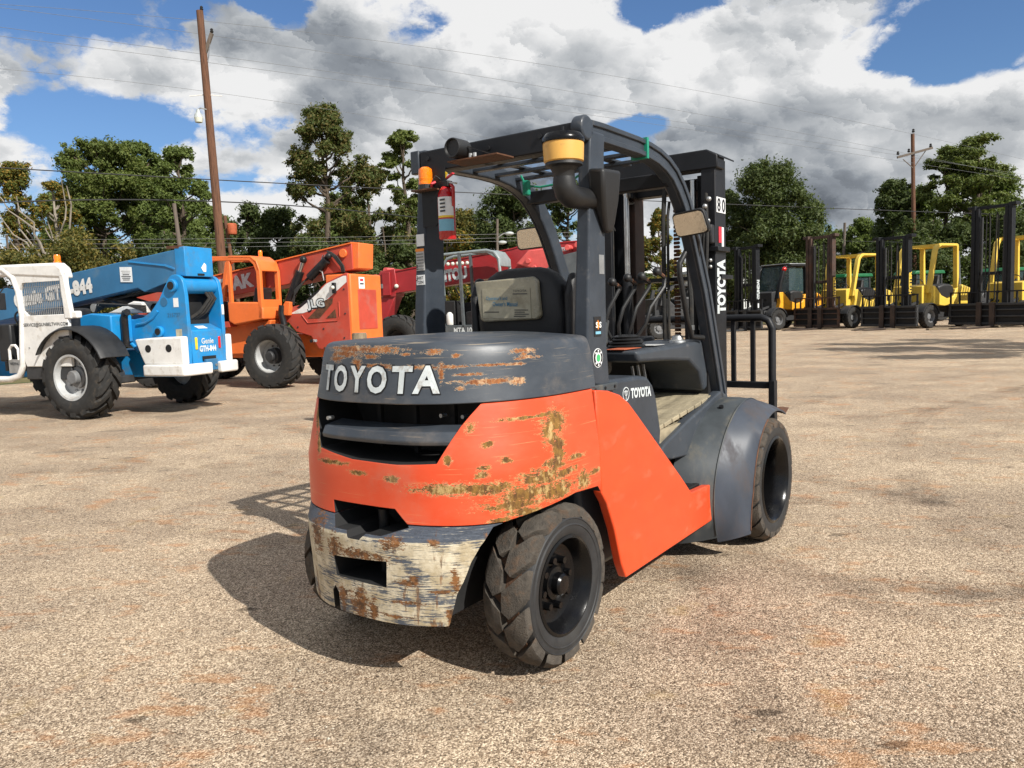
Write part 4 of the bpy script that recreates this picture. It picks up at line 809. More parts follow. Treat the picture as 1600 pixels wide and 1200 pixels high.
# load backrest, carriage, forks
lb = [(-.60, .60), (-.60, 1.25), (-.575, 1.305), (-.53, 1.325), (.53, 1.325), (.575, 1.305), (.60, 1.25), (.60, .60)]
MB().tube([(2.70, y, z) for y, z in lb], .026, 8).build('load_backrest', 'mast_black', fk, smooth=True, angle=60)
MB().box(2.68, 2.72, -.58, .58, .845, .89).build('backrest_rail', 'mast_black', fk, bevel=.004)
for y in (-.47, -.335, -.17, 0, .17, .335, .47): MB().box(2.685, 2.715, y-.015, y+.015, .88, 1.32).build('backrest_bar', 'mast_black', fk, bevel=.003)
MB().box(2.67, 2.73, -.625, -.585, .62, .90).build('backrest_bracket', 'mast_black', fk, bevel=.004); MB().box(2.67, 2.73, .585, .625, .62, .90).build('backrest_bracket', 'mast_black', fk, bevel=.004)
for z in (.20, .60): MB().box(2.60, 2.70, -.62, .62, z-.05, z+.05).build('carriage_bar', 'mast_black', fk, bevel=.006)
for y in (-.32, .32):
    MB().prism([(2.70, .70), (2.75, .70), (2.75, .10), (3.85, .06), (3.85, .05), (2.70, .05)], 'y', y-.065, y+.065).build('fork', 'rust_brown', fk, bevel=.004)
# ------------------------------------------------------------------ telehandlers on the left
LUG_T = (16, .46, .055, .42, 'chev')
def rim_tele(m1, m2, Rr=.335, depth=.14):
    def fn(e):
        h = .20
        MB().lathe([(Rr, h*.7), (Rr+.025, h*.9), (Rr+.02, h*1.0), (Rr-.01, h*.97), (Rr-.03, h*.6), (Rr-.045, h-depth), (Rr-.10, h-depth-.015), (.16, h-depth-.02), (.16, h-depth-.05), (Rr-.02, h-depth-.05), (Rr, 0)], n=44).build('rim', m1, e, smooth=True, angle=35)
        MB().lathe([(0, h-.02), (.09, h-.02), (.105, h-.035), (.11, h-.11), (.16, h-.12), (.17, h-depth-.04), (0, h-depth-.04)], n=28, closed=False).build('hub', m2, e, smooth=True, angle=35)
        bolts(e, 10, .215, h-depth-.02, .018, .03, m2)
    return fn
def tele_wheels(root, xr, xf, yt, Rt, rimfn, lugs=LUG_T, wd=.42, steer=0):
    for x, sd, rt in ((xr, 1, 0), (xr, -1, 9), (xf, 1, 5), (xf, -1, 13)):
        make_wheel(root, (x, sd*yt, Rt), sd, Rt, wd, .335, lugs, 'rubber', 'rubber', rimfn, rt)
def hexboss(root, x, y0, y1, z, r, m, nm='pin', mc='interior'):
    q = MB().cyl((x, y0, z), (x, y1, z), r, n=24).build(nm, m, root, bevel=.01, seg=1)
    MB().cyl((x, y1, z), (x, y1+.01, z), r*.62, n=20).build('pin_end', mc, q)

# --- blue machine
bl = empty('telehandler', (-6.25, 12.95, 0), 158, 'blue telehandler with white cab and white rear bumper covers at the left edge', 'telehandler')
tele_wheels(bl, 0, 3.2, 1.05, .65, rim_tele('wheel_grey', 'hub_grey'))
MB().box(-1.3, 3.7, -.34, .34, .58, 1.02).build('chassis', 'blue_paint', bl, bevel=.02)
MB().cyl((0, -.9, .62), (0, .9, .62), .11, n=16).build('axle', 'charcoal', bl); MB().cyl((3.2, -.9, .62), (3.2, .9, .62), .11, n=16).build('axle', 'charcoal', bl)
boomN = [(-1.49, 2.58), (1.05, 2.30), (4.3, 1.95), (4.3, 1.37), (1.04, 1.80), (-.48, 2.00), (-.62, 1.93), (-1.49, 2.16)]
bm_ = MB().prism(boomN, 'y', -.28, .30).build('boom', 'blue_faded', bl, bevel=.012)
MB().prism([(-1.50, 2.60), (-1.30, 2.585), (-1.30, 2.16), (-1.50, 2.14)], 'y', -.285, .305).build('boom_cap', 'blue_paint', bm_, bevel=.01)
MB().prism([(4.1, 1.9), (5.8, 1.7), (5.8, 1.22), (4.1, 1.45)], 'y', -.22, .24).build('boom_section', 'blue_faded', bm_, bevel=.01)
MB().prism([(-.35, 2.44), (-1.10, 2.34), (-1.28, 2.28), (-1.28, 2.255), (-1.09, 2.315), (-.35, 2.415)], 'y', .30, .318).build('boom_rib', 'blue_paint', bm_)
def arcp(cx, cz, r, a0, a1, n): return [(cx+r*math.cos(R(a0+(a1-a0)*i/n)), cz+r*math.sin(R(a0+(a1-a0)*i/n))) for i in range(n+1)]
TW = arcp(-1.36, 2.0, .17, 20, 165, 8)+[(-1.55, 1.85), (-1.56, 1.30), (-1.53, .72), (-.62, .70), (-.55, .95)]+arcp(-.05, .62, .62, 140, 95, 5)+[(.30, 1.22), (.42, 1.30), (.45, 1.56), (.30, 1.60), (-.45, 1.50), (-.66, 1.53), (-.84, 1.62), (-1.02, 1.80), (-1.14, 1.98)]
for sd in (1, -1):
    MB().prism(TW, 'y', sd*.335, sd*.405).build('tower_plate', 'blue_paint', bl, bevel=.008)
MB().cyl((-1.39, -.40, 2.0), (-1.39, .40, 2.0), .125, n=28).build('pivot_tube', 'blue_paint', bl, smooth=True)
hexboss(bl, -1.33, .40, .46, 2.0, .10, 'blue_paint'); hexboss(bl, -1.0, .40, .46, 1.30, .085, 'blue_paint')
MB().cyl((-1.12, .404, 1.76), (-1.12, .412, 1.76), .07, n=20).build('tower_hole', 'blue_faded', bl)
MB().tube([(x, .41, z) for x, z in [(-.98, 1.62), (-.88, 1.52), (-.70, 1.44), (-.52, 1.42)]], .022, 8).build('tower_rib', 'blue_paint', bl, smooth=True)
MB().tube([(x, .41, z) for x, z in arcp(-.05, .62, .60, 142, 100, 8)], .03, 8).build('arch_rib', 'blue_paint', bl, smooth=True)
MB().cyl((-.9, .0, 1.55), (.6, .0, 1.95), .10, n=18).build('lift_cylinder', 'black_metal', bl, smooth=True); MB().cyl((.5, .24, 1.72), (.5, .32, 1.72), .07, n=18).build('pin', 'galv', bl)
for k in range(3): MB().tube([(-1.42, -.12-.06*k, 1.95), (-1.50, -.16-.06*k, 1.80), (-1.40, -.05-.07*k, 1.60), (-1.25, .10-.06*k, 1.45)], .028, 8).build('hose', 'rubber', bl, smooth=True)
MB().box(-1.30, -1.1, -.33, .33, 1.0, 1.95).build('tower_back', 'interior', bl)
MB().prism([(-1.55, .76), (-1.55, 1.30), (-1.32, 1.40), (-1.05, 1.40), (-1.05, .76)], 'y', -.33, .33).build('rear_box', 'blue_paint', bl, bevel=.012)
plate('decal', (-1.45, .02, 1.345), (0, -1, 0), (.92, 0, .40), .20, .10, 'sticker_white', bl, lift=.004)
lettering('Genie', (-1.55, .01, 1.13), (0, -1, 0), (0, 0, 1), .085, 'letter_white', bl, width=.26, bold=.02, lift=.006); lettering('GTH-844', (-1.55, .01, 1.01), (0, -1, 0), (0, 0, 1), .085, 'letter_white', bl, width=.36, bold=.05, lift=.006)
MB().box(-1.565, -1.548, .225, .275, 1.0, 1.19).build('reflector', 'yellow_tag', bl, bevel=.01); MB().box(-1.565, -1.548, -.275, -.225, 1.0, 1.19).build('tail_light', 'red_lens', bl, bevel=.01)
MB().box(-1.62, -1.55, -.12, .12, .66, .84).build('hitch', 'blue_faded', bl, bevel=.01); MB().box(-1.57, -1.54, -.14, .14, .82, .89).build('hitch_slot', 'interior', bl)
for y in (-.07, .07): MB().cyl((-1.62, y, .74), (-1.635, y, .74), .02, n=10).build('bolt', 'galv', bl)
WC = [(-.58, 1.19), (-.95, 1.21), (-1.56, 1.22), (-1.56, .78), (-.76, .78), (-.70, .90)]
for sd in (1, -1):
    cv = MB().prism(WC, 'y', sd*.406, sd*.54).build('side_cover', 'white_paint', bl, bevel=.03, seg=3)
    MB().prism([(-1.66, sd*.03 if sd > 0 else -.16), (-1.66, sd*.50), (-1.60, sd*.60), (-.78, sd*.60), (-.72, sd*.45), (-1.55, sd*.406), (-1.55, sd*.03 if sd > 0 else -.16)], 'z', .61, .79).build('bumper_lip', 'white_paint', bl, bevel=.03, seg=3)
    for x in (-.86, -1.28): MB().cyl((x, sd*.535, 1.04), (x, sd*.543, 1.04), .06, n=18).build('cover_hole', 'interior', cv)
# fender, exhaust, engine cover
rows = []
for i in range(15):
    a = R(28+(158-28)*i/14); rows.append([Vector((-.02+r_*math.cos(a), y, .66+r_*math.sin(a)*.97)) for y, r_ in ((.80, .80), (1.22, .80), (1.30, .76), (1.30, .74), (1.20, .775), (.80, .775))])
MB().loft(rows).build('fender', 'black_plastic', bl, bevel=.008, smooth=True)
MB().tube([(-.50, .62, 1.08), (-.50, .62, 1.55), (-.54, .63, 1.61), (-.60, .64, 1.62)], .055, 12).build('exhaust', 'black_metal', bl, smooth=True)
MB().prism([(.42, 1.15), (.42, 1.56), (.0, 1.62), (-.42, 1.58), (-.42, 1.15)], 'y', .40, .80).build('engine_cover', 'blue_paint', bl, bevel=.02)
MB().prism([(.30, 1.62), (-.30, 1.80), (-.50, 1.78), (-.50, 1.60)], 'y', -.25, .25).build('white_cover', 'white_paint', bl, bevel=.02)
# cab
MB().prism([(.02, .82), (.02, 1.62), (1.02, 1.62), (1.08, 1.30), (1.06, .95), (1.0, .82)], 'y', 1.13, 1.19).build('cab_door', 'white_paint', bl, bevel=.01)
MB().box(.05, 1.05, 1.05, 1.17, .62, .82).build('cab_sill', 'charcoal', bl, bevel=.01)
MB().prism([(.0, 2.16), (.05, 2.32), (.16, 2.40), (1.40, 2.43), (1.9, 2.38), (1.9, 2.25), (1.10, 2.24), (.10, 2.16)], 'y', 1.02, 1.20).build('cab_roof', 'white_paint', bl, bevel=.04, seg=3)
MB().prism([(-.07, 1.55), (.02, 2.22), (.12, 2.22), (.07, 1.55)], 'y', 1.12, 1.20).build('rear_pillar', 'white_paint', bl, bevel=.015)
MB().tube([(1.7, 1.16, 2.36), (1.35, 1.17, 2.35), (1.15, 1.17, 2.22), (1.06, 1.17, 2.0), (1.02, 1.17, 1.6), (1.07, 1.17, 1.2), (1.10, 1.17, .85), (1.20, 1.17, .68), (1.45, 1.16, .62), (1.9, 1.14, .62)], .05, 10).build('door_frame', 'white_paint', bl, smooth=True)
MB().prism([(.04, 1.58), (.04, 1.70), (.10, 1.62), (.90, 1.62), (.99, 1.70), (.99, 1.58)], 'y', 1.13, 1.185).build('window_frame', 'white_paint', bl); MB().prism([(.0, 2.24), (.0, 2.0), (.10, 2.13), (.95, 2.13), (1.03, 2.0), (1.12, 2.24)], 'y', 1.13, 1.185).build('window_frame', 'white_paint', bl)
first = None
for i in range(22):
    if not first: first = MB().bar((0, 0, 1.60), (0, 0, 2.14), .008, .014).build('window_bar', 'galv', bl); q = first
    else: q = first.copy(); COL.objects.link(q); q.parent = bl
    q.location = (.10+i*.041, 1.145, 0)
for z in (1.72, 1.84, 1.96, 2.06): MB().bar((.05, 1.15, z), (1.0, 1.15, z), .006, .008).build('window_bar', 'galv', bl)
MB().box(.2, 1.6, .42, .46, .9, 1.55).build('cab_wall', 'interior', bl); MB().box(.1, 1.6, .45, 1.12, .75, .90).build('cab_floor', 'interior', bl)
MB().prism([(.25, .9), (.22, 1.7), (.36, 1.72), (.45, 1.25), (.95, 1.2), (.95, .9)], 'y', .58, 1.0).build('seat', 'seat_vinyl', bl, bevel=.04, seg=3)
MB().box(1.45, 1.75, .5, 1.1, .9, 1.5).build('dashboard', 'black_plastic', bl, bevel=.03)
MB().tube([Vector((1.40, .82, 1.55))+Vector((.10*math.sin(a), .19*math.cos(a), .16*math.sin(a))) for a in [2*math.pi*i/24 for i in range(24)]], .016, 7, closed=True).build('steering_wheel', 'black_plastic', bl, smooth=True)
lettering('SERVICE@GUNBELTWH.COM', (.50, 1.19, 1.475), (-1, 0, 0), (0, 0, 1), .05, 'print_dark', bl, width=.98, bold=.01, lift=.004)
MB().box(-.17, -.05, 1.08, 1.18, 1.55, 1.66).build('lamp_box', 'white_paint', bl, bevel=.02)
bq = MB().lathe([(.055, 0), (.055, .02), (.045, .025), (.05, .09), (.04, .12), (0, .125)], (.24, 1.10, 2.405), 'z', 20, closed=False).build('beacon', 'amber_lens', bl, smooth=True, angle=35)
MB().tube([(1.18, 1.18, .93), (1.18, 1.18, 1.10), (1.24, 1.18, 1.16), (1.32, 1.18, 1.16), (1.38, 1.18, 1.10), (1.38, 1.18, .93)], .022, 8).build('step_handle', 'white_paint', bl, smooth=True)
plate('number_plate', (1.28, 1.18, .83), (-1, 0, 0), (0, 0, 1), .26, .22, 'galv', bl, lift=.012, th=.012); lettering('W829946', (1.28, 1.18, .87), (-1, 0, 0), (0, 0, 1), .045, 'print_dark', bl, width=.2, bold=.01, lift=.015)
lettering('Genie GTH-844', (1.44, .30, 2.0), (-1, 0, .105), (.105, 0, 1), .21, 'white_paint', bm_, width=1.9, bold=.07, lift=.012)
plate('decal', (-.27, .30, 2.225), (-1, 0, -.05), (0, 0, 1), .26, .24, 'sticker_white', bm_, lift=.012)
for k in range(6): plate('print_line', (-.27, .30, 2.28-.028*k), (-1, 0, -.05), (0, 0, 1), .20-.03*(k % 3), .013, 'sticker_grey' if k < 2 else 'print_dark', bm_, lift=.014)
plate('decal', (-1.36, .405, 1.74), (-1, 0, 0), (0, 0, 1), .10, .14, 'sticker_white', bl, lift=.004); plate('decal', (-1.38, .405, 1.27), (-1, 0, 0), (0, 0, 1), .12, .12, 'manual_paper', bl, lift=.004)
lettering('215737', (-1.30, .405, 1.55), (-1, 0, 0), (0, 0, 1), .06, 'blue_faded', bl, width=.26, bold=.01, lift=.004)
MB().prism([(-.02, 2.28), (-.09, 2.36), (-.13, 2.33), (-.12, 2.22), (-.06, 2.22)], 'x', -1.508, -1.5045).build('decal', 'sticker_white', bm_)
MB().box(-1.51, -1.50, -.08, .06, 2.16, 2.19).build('cap_slot', 'interior', bm_)
plate('decal', (-1.555, -.37, 1.62), (0, -1, 0), (0, 0, 1), .05, .16, 'sticker_white', bl, lift=.008)
MB().box(-1.40, -1.15, .20, .31, 2.575, 2.62).build('rust_patch', 'rust_brown', bm_)
MB().box(-.3, .2, .3, .7, .5, .62).build('axle_bracket', 'charcoal', bl, bevel=.02)

for k in range(3): MB().tube([(-.5, .12-.1*k, 1.96), (.6, .12-.1*k, 1.80), (1.6, .12-.1*k, 1.68), (2.6, .1-.1*k, 1.55)], .022, 6).build('hose', 'rubber', bl, smooth=True)
for k in range(4): MB().tube([(.35-.03*k, .50, 1.60), (.10, .45+.04*k, 1.72+.02*k), (-.25, .30, 1.74), (-.6, .28, 1.62+.03*k)], .016, 6).build('hose', 'rubber', bl, smooth=True)
MB().tube([(1.12, 1.20, 2.05), (1.16, 1.32, 2.08), (1.16, 1.40, 1.98)], .012, 6).build('mirror_arm', 'black_metal', bl, smooth=True); MB().box(1.14, 1.17, 1.33, 1.47, 1.72, 1.98).build('mirror', 'black_plastic', bl, bevel=.01)
for x in (.9, .2): MB().cyl((x, 1.19, 1.12), (x, 1.20, 1.12), .012, n=8).build('bolt', 'galv', bl)
MB().box(.10, .22, 1.185, 1.215, 1.24, 1.28).build('door_handle', 'black_plastic', bl, bevel=.005)
# --- orange machine
jl = empty('telehandler', (-4.55, 17.2, 0), 158, 'orange telehandler with white side stripe, behind the blue telehandler', 'telehandler')
tele_wheels(jl, 0, 3.3, 1.05, .67, rim_tele('wheel_grey', 'charcoal', .35, .24), (18, .56, .05, .34, 'chev'), .46)
MB().box(-1.5, 3.7, -.42, .42, .60, 1.10).build('chassis', 'jlg_orange', jl, bevel=.02)
MB().cyl((0, -.9, .64), (0, .9, .64), .11, n=16).build('axle', 'charcoal', jl); MB().cyl((3.3, -.9, .64), (3.3, .9, .64), .11, n=16).build('axle', 'charcoal', jl)
SB = [(-1.60, 2.32), (-1.55, 2.33), (-1.10, 2.17), (-.72, 1.92), (-.40, 1.72), (-.05, 1.66), (.65, 1.56), (.65, 1.30), (-.05, 1.36), (-.25, 1.15), (-.62, 1.05), (-.80, .78), (-1.08, .74), (-1.60, .88)]
sb = MB().prism(SB, 'y', .52, .60).build('side_body', 'jlg_red', jl, bevel=.012); MB().prism(SB, 'y', -.60, -.52).build('side_body', 'jlg_red', jl, bevel=.012)
MB().prism([(-.10, 1.53), (-.38, 1.64), (-.74, 1.87), (-1.08, 2.13), (-1.50, 2.27), (-1.57, 2.27), (-1.57, 2.14), (-1.16, 1.86), (-.76, 1.62), (-.45, 1.54)], 'y', .60, .604).build('white_stripe', 'white_paint', sb)
MB().prism([(.65, 1.53), (-.07, 1.615), (-.07, 1.555), (.65, 1.46)], 'y', .60, .604).build('white_stripe', 'white_paint', sb)
MB().prism([(-.30, 1.665), (-.62, 1.86), (-.95, 2.06), (-.88, 1.97), (-.62, 1.78), (-.36, 1.64)], 'y', .60, .604).build('black_stripe', 'sticker_black', sb)
lettering('JLG', (-.80, .60, 1.73), (-1, 0, .04), (.18, 0, 1), .175, 'sticker_black', sb, width=.47, bold=.09, lift=.008); lettering('JLG', (-.80, .60, 1.735), (-1, 0, .04), (.18, 0, 1), .16, 'letter_white', sb, width=.44, bold=.03, lift=.011)
for pl in ([(-.56, 1.42), (-1.04, 1.80), (-1.22, 1.83), (-1.20, 1.72), (-.86, 1.42)], [(-1.02, 1.41), (-1.26, 1.60), (-1.28, 1.42)]): MB().prism(pl, 'y', .60, .605).build('side_vent', 'rust_brown', sb)
MB().tube([(-.42, .605, 1.50), (-.56, .605, 1.33), (-1.30, .605, 1.36), (-1.36, .605, 1.45), (-1.36, .605, 1.75)], .012, 6).build('door_seam', 'jlg_red', sb)
MB().cyl((-.62, .60, .95), (-.62, .615, .95), .035, n=14).build('cap', 'interior', sb); lettering('780', (-.72, .60, .955), (-1, 0, 0), (0, 0, 1), .05, 'letter_white', sb, width=.10, lift=.006)
rb = MB().box(-1.66, -1.05, -.594, .594, .86, 2.31).build('engine_box', 'jlg_orange', jl, bevel=.03)
MB().box(-1.67, -1.655, -.36, .34, 1.16, 1.99).build('radiator_panel', 'jlg_red', rb, bevel=.005)
plate('decal', (-1.66, .18, 2.13), (0, -1, 0), (0, 0, 1), .22, .24, 'sticker_white', rb, lift=.004); plate('decal_mark', (-1.66, .18, 2.19), (0, -1, 0), (0, 0, 1), .12, .05, 'sticker_red', rb, lift=.007); plate('print_line', (-1.66, .18, 2.11), (0, -1, 0), (0, 0, 1), .14, .03, 'print_dark', rb, lift=.007)
MB().box(-1.58, -1.10, .60, .66, .74, .80).build('lower_flange', 'jlg_red', jl); [MB().cyl((x, .55, .80), (x, .62, .80), .02, n=10).build('bolt', 'rust_brown', jl) for x in (-.95, -1.05, -1.2)]
jb = MB().prism([(-1.62, 2.93), (.61, 2.62), (4.4, 2.13), (4.4, 1.62), (.62, 2.10), (-.50, 2.24), (-.75, 2.32), (-1.62, 2.40)], 'y', -.20, .42).build('boom', 'jlg_red', jl, bevel=.012)
MB().prism([(-1.62, 2.955), (.61, 2.645), (4.4, 2.15), (4.4, 2.13), (.61, 2.62), (-1.62, 2.93)], 'y', -.22, .45).build('boom_flange', 'jlg_orange', jb)
MB().prism([(-1.78, 2.94), (-1.56, 2.97), (-1.56, 2.40), (-1.74, 2.42)], 'y', -.17, .39).build('boom_cap', 'jlg_orange', jb, bevel=.015)
MB().cyl((-1.42, .42, 2.74), (-1.42, .47, 2.74), .09, n=20).build('pin', 'jlg_orange', jb, bevel=.01)
for k in range(3): MB().tube([(-.74-.05*k, .425, 2.36), (-.92-.05*k, .43, 2.74)], .012, 6).build('boom_pipe', 'steel', jb)
for k in range(3): MB().tube([(-1.05-.04*k, .47, 2.80-.01*k), (-1.22-.04*k, .50, 2.68), (-1.38-.03*k, .49, 2.48), (-1.38-.03*k, .46, 2.36)], .02, 7).build('hose', 'rubber', jb, smooth=True)
MB().cyl((.02, .50, 1.68), (-.36, .50, 2.42), .095, n=18).build('lift_cylinder', 'black_metal', jl, smooth=True); MB().cyl((-.36, .50, 2.42), (-.46, .50, 2.64), .05, n=14).build('piston_rod', 'steel', jl, smooth=True); MB().ball((-.46, .50, 2.66), .08).build('rod_end', 'black_metal', jl, smooth=True)
MB().cyl((-.60, .50, 2.28), (-1.05, .50, 2.62), .09, n=18).build('tilt_cylinder', 'black_metal', jl, smooth=True); MB().ball((-1.10, .50, 2.70), .07).build('rod_end', 'black_metal', jl, smooth=True)
MB().tube([(-.70, .52, 2.26), (-.80, .54, 2.44), (-.95, .54, 2.38), (-.98, .54, 2.20)], .014, 6).build('hose', 'galv', jl, smooth=True)
MB().prism([(.12, 1.52), (-.10, 1.80), (-.22, 1.78), (-.16, 1.50)], 'y', .60, .72).build('cylinder_bracket', 'jlg_orange', jl, bevel=.01); MB().tube([(0, .70, 1.72), (.02, .72, 1.55), (-.04, .72, 1.30)], .07, 10).build('exhaust', 'black_metal', jl, smooth=True)
MB().box(-1.32, -1.24, .60, .66, 1.92, 2.14).build('lamp_bracket', 'black_metal', jl, bevel=.01); MB().ball((-1.28, .68, 2.04), .04).build('lamp', 'lamp_lens', jl, smooth=True)
for k in range(4): MB().tube([(-.15-.03*k, .62, 1.72), (-.30, .63, 1.95+.03*k), (-.48, .55, 2.20), (-.62, .46, 2.30+.02*k)], .015, 6).build('hose', 'rubber', jl, smooth=True)
for x, z in ((-.30, 1.25), (-1.45, 1.0), (-1.50, 1.5), (-1.50, 2.0), (-.95, 1.2)): MB().cyl((x, .60, z), (x, .612, z), .018, n=8).build('bolt', 'charcoal', jl)
# open orange cab
ct = [(.28, 1.62), (.24, 1.80), (.26, 2.45), (.32, 2.62), (.42, 2.70), (1.30, 2.76), (1.50, 2.74)]
for y in (1.06, .48):
    MB().sweep_xz([(.20, 1.45), (.20, 2.45), (.27, 2.65), (.42, 2.755), (1.45, 2.81), (1.62, 2.72), (1.70, 2.4), (1.85, 1.6)], [(.30, 1.45), (.30, 2.42), (.36, 2.58), (.46, 2.665), (1.40, 2.71), (1.52, 2.66), (1.60, 2.38), (1.75, 1.6)], y-.04, y+.04).build('cab_frame', 'jlg_orange', jl, bevel=.012)
MB().prism([(.20, 2.44), (.27, 2.655), (.42, 2.765), (1.02, 2.80), (1.02, 2.74), (.45, 2.70), (.33, 2.60), (.28, 2.44)], 'y', .46, 1.10).build('cab_roof', 'jlg_orange', jl, bevel=.02)
MB().box(.20, .30, .50, 1.04, 1.45, 1.85).build('cab_rear', 'jlg_orange', jl, bevel=.01); MB().bar((1.02, 1.06, 2.72), (1.02, 1.06, 1.62), .07, .08).build('cab_post', 'jlg_orange', jl, bevel=.01); MB().bar((.62, .48, 2.7), (.66, .48, 1.6), .10, .06).build('cab_post', 'jlg_orange', jl)
MB().prism([(.20, 1.44), (.18, 1.66), (.26, 1.80), (1.10, 1.83), (1.10, 1.42), (.95, 1.34)], 'y', .44, 1.10).build('cab_tub', 'jlg_orange', jl, bevel=.03, seg=3)
MB().prism([(.18, 1.42), (1.35, 1.36), (1.55, 1.0), (1.35, .70), (.45, .72), (.35, .95)], 'y', .42, .86).build('cab_base', 'jlg_orange', jl, bevel=.02)
MB().box(1.1, 1.9, .46, 1.08, 1.30, 1.42).build('cab_floor', 'jlg_red', jl); MB().prism([(.36, 1.5), (.32, 2.1), (.46, 2.12), (.55, 1.75), (1.0, 1.7), (1.0, 1.5)], 'y', .58, .98).build('seat', 'seat_vinyl', jl, bevel=.03)
MB().box(1.30, 1.6, .5, 1.05, 1.4, 1.85).build('dashboard', 'black_plastic', jl, bevel=.02)
MB().lathe([(.05, 0), (.05, .02), (.042, .025), (.045, .11), (.03, .14), (0, .14)], (.55, .62, 2.77), 'z', 18, closed=False).build('beacon', 'amber_lens', jl, smooth=True, angle=35)
lettering('SKYTRAK', (1.83, .42, 2.21), (-1, 0, .13), (.13, 0, 1), .27, 'letter_white', jb, width=1.75, bold=.06, lift=.012)

# --- red machine behind the front forklift
mn = empty('telehandler', (-.2, 20.6, 0), 158, 'dark red telehandler with grey open cab, behind the front forklift', 'telehandler')
tele_wheels(mn, -.7, 2.55, 1.05, .72, rim_tele('charcoal', 'charcoal', .35, .22), (18, .56, .05, .34, 'chev'), .46)
MB().box(-2.4, 3.2, -.42, .42, .62, 1.10).build('chassis', 'man_grey', mn, bevel=.02)
for x in (-.7, 2.55): MB().cyl((x, -.9, .7), (x, .9, .7), .11, n=16).build('axle', 'charcoal', mn)
mb_ = MB().prism([(-2.6, 3.10), (-.7, 3.08), (-.45, 3.02), (3.2, 2.60), (3.2, 2.02), (1.0, 2.22), (-.7, 2.42), (-2.6, 2.62)], 'y', -.28, .20).build('boom', 'man_red', mn, bevel=.012)
MB().prism([(-2.6, 3.13), (-.7, 3.11), (-.45, 3.05), (3.2, 2.63), (3.2, 2.60), (-.45, 3.02), (-.7, 3.08), (-2.6, 3.10)], 'y', -.30, .22).build('boom_flange', 'man_red', mb_)
MB().prism([(3.05, 2.70), (3.5, 2.66), (3.62, 2.5), (3.62, 2.05), (3.5, 1.95), (3.1, 1.93), (3.0, 2.2)], 'y', -.30, .24).build('boom_head', 'man_red', mb_, bevel=.02); MB().box(3.18, 3.42, .24, .30, 1.98, 2.62).build('head_plate', 'man_red', mb_, bevel=.01); MB().box(3.40, 3.56, .24, .33, 2.18, 2.30).build('head_lug', 'hub_grey', mb_)
MB().ball((3.0, .26, 2.22), .06).build('work_lamp', 'lamp_lens', mb_, smooth=True); MB().cyl((3.35, -.2, 2.68), (3.35, .22, 2.68), .07, n=16).build('head_pin', 'man_pink', mb_)
MB().prism([(3.1, 1.95), (3.5, 1.95), (3.9, 1.2), (3.6, .9)], 'y', -.25, .2).build('carriage_arm', 'man_red', mn, bevel=.02)
lettering('MANITOU', (1.53, .20, 2.43), (-1, 0, .11), (.11, 0, 1), .27, 'letter_white', mb_, width=1.32, bold=.07, lift=.012)
MB().prism([(-.95, 2.95), (-1.55, 2.98), (-1.75, 2.55), (-1.35, 2.42), (-1.0, 2.5), (-.6, 2.62)], 'y', .20, .42).build('link_plate', 'man_pink', mb_, bevel=.03)
for x, z in ((-.95, 2.68), (-2.0, 2.95), (-2.25, 3.0), (-1.1, 2.5)): MB().cyl((x, .2, z), (x, .47, z), .07, n=16).build('pin', 'man_pink', mb_, bevel=.01)
MB().prism([(-1.45, 2.50), (-1.7, 2.75), (-2.3, 2.85), (-2.45, 2.8), (-2.45, .9), (-1.2, .9), (-1.2, 1.7)], 'y', .34, .42).build('tower_plate', 'man_grey', mn, bevel=.01); MB().prism([(-1.45, 2.50), (-1.7, 2.75), (-2.3, 2.85), (-2.45, 2.8), (-2.45, .9), (-1.2, .9), (-1.2, 1.7)], 'y', -.42, -.34).build('tower_plate', 'man_grey', mn, bevel=.01)
MB().cyl((-1.95, .42, 2.15), (-1.95, .45, 2.15), .16, n=24).build('pivot_boss', 'man_grey', mn, bevel=.008); MB().box(-2.55, -2.35, .30, .46, 1.2, 2.75).build('tower_edge', 'man_pale', mn, bevel=.01)
lettering('MT5519', (-1.85, .205, 2.93), (-1, 0, .02), (0, 0, 1), .09, 'letter_white', mb_, width=.32, lift=.012)
# tubular cab
cabo = [(1.42, .95), (1.48, 2.2), (1.46, 2.70), (1.34, 2.86), (1.10, 2.92), (-.10, 2.96), (-.30, 2.90), (-.42, 2.74), (-.46, 2.2), (-.46, .95)]
for y in (1.10, .42): MB().tube([(x, y, z) for x, z in cabo], .038, 8).build('cab_frame', 'man_pale', mn, smooth=True); MB().bar((.66, y, 2.94), (.60, y, .9), .08, .06).build('cab_post', 'man_grey', mn)
MB().prism([(.30, 2.95), (-.12, 2.98), (-.34, 2.92), (-.47, 2.74), (-.48, 2.55), (-.42, 2.55), (-.36, 2.74), (-.1, 2.90), (.30, 2.90)], 'y', .42, 1.12).build('cab_roof', 'man_pale', mn, bevel=.015)
MB().box(-.50, -.44, .44, 1.12, 1.9, 2.3).build('rear_guard', 'man_pale', mn)
MB().prism([(1.52, .84), (1.42, 1.12), (-.50, 1.12), (-.50, .84)], 'y', .44, 1.14).build('cab_sill', 'man_grey', mn, bevel=.01); MB().prism([(1.56, 1.75), (1.30, 1.62), (1.12, 1.12), (1.50, .86), (1.62, 1.3)], 'y', .50, 1.12).build('cab_front', 'man_grey', mn, bevel=.015)
lettering('MTA 10055', (.50, 1.14, .99), (-1, 0, 0), (0, 0, 1), .13, 'letter_white', mn, width=.74, bold=.03, lift=.006)
MB().prism([(-.1, 1.1), (-.15, 1.9), (.05, 1.92), (.15, 1.5), (.6, 1.45), (.6, 1.1)], 'y', .55, 1.0).build('seat', 'seat_vinyl', mn, bevel=.03); MB().box(.85, 1.25, .5, 1.05, 1.12, 1.75).build('dashboard', 'interior', mn, bevel=.03)
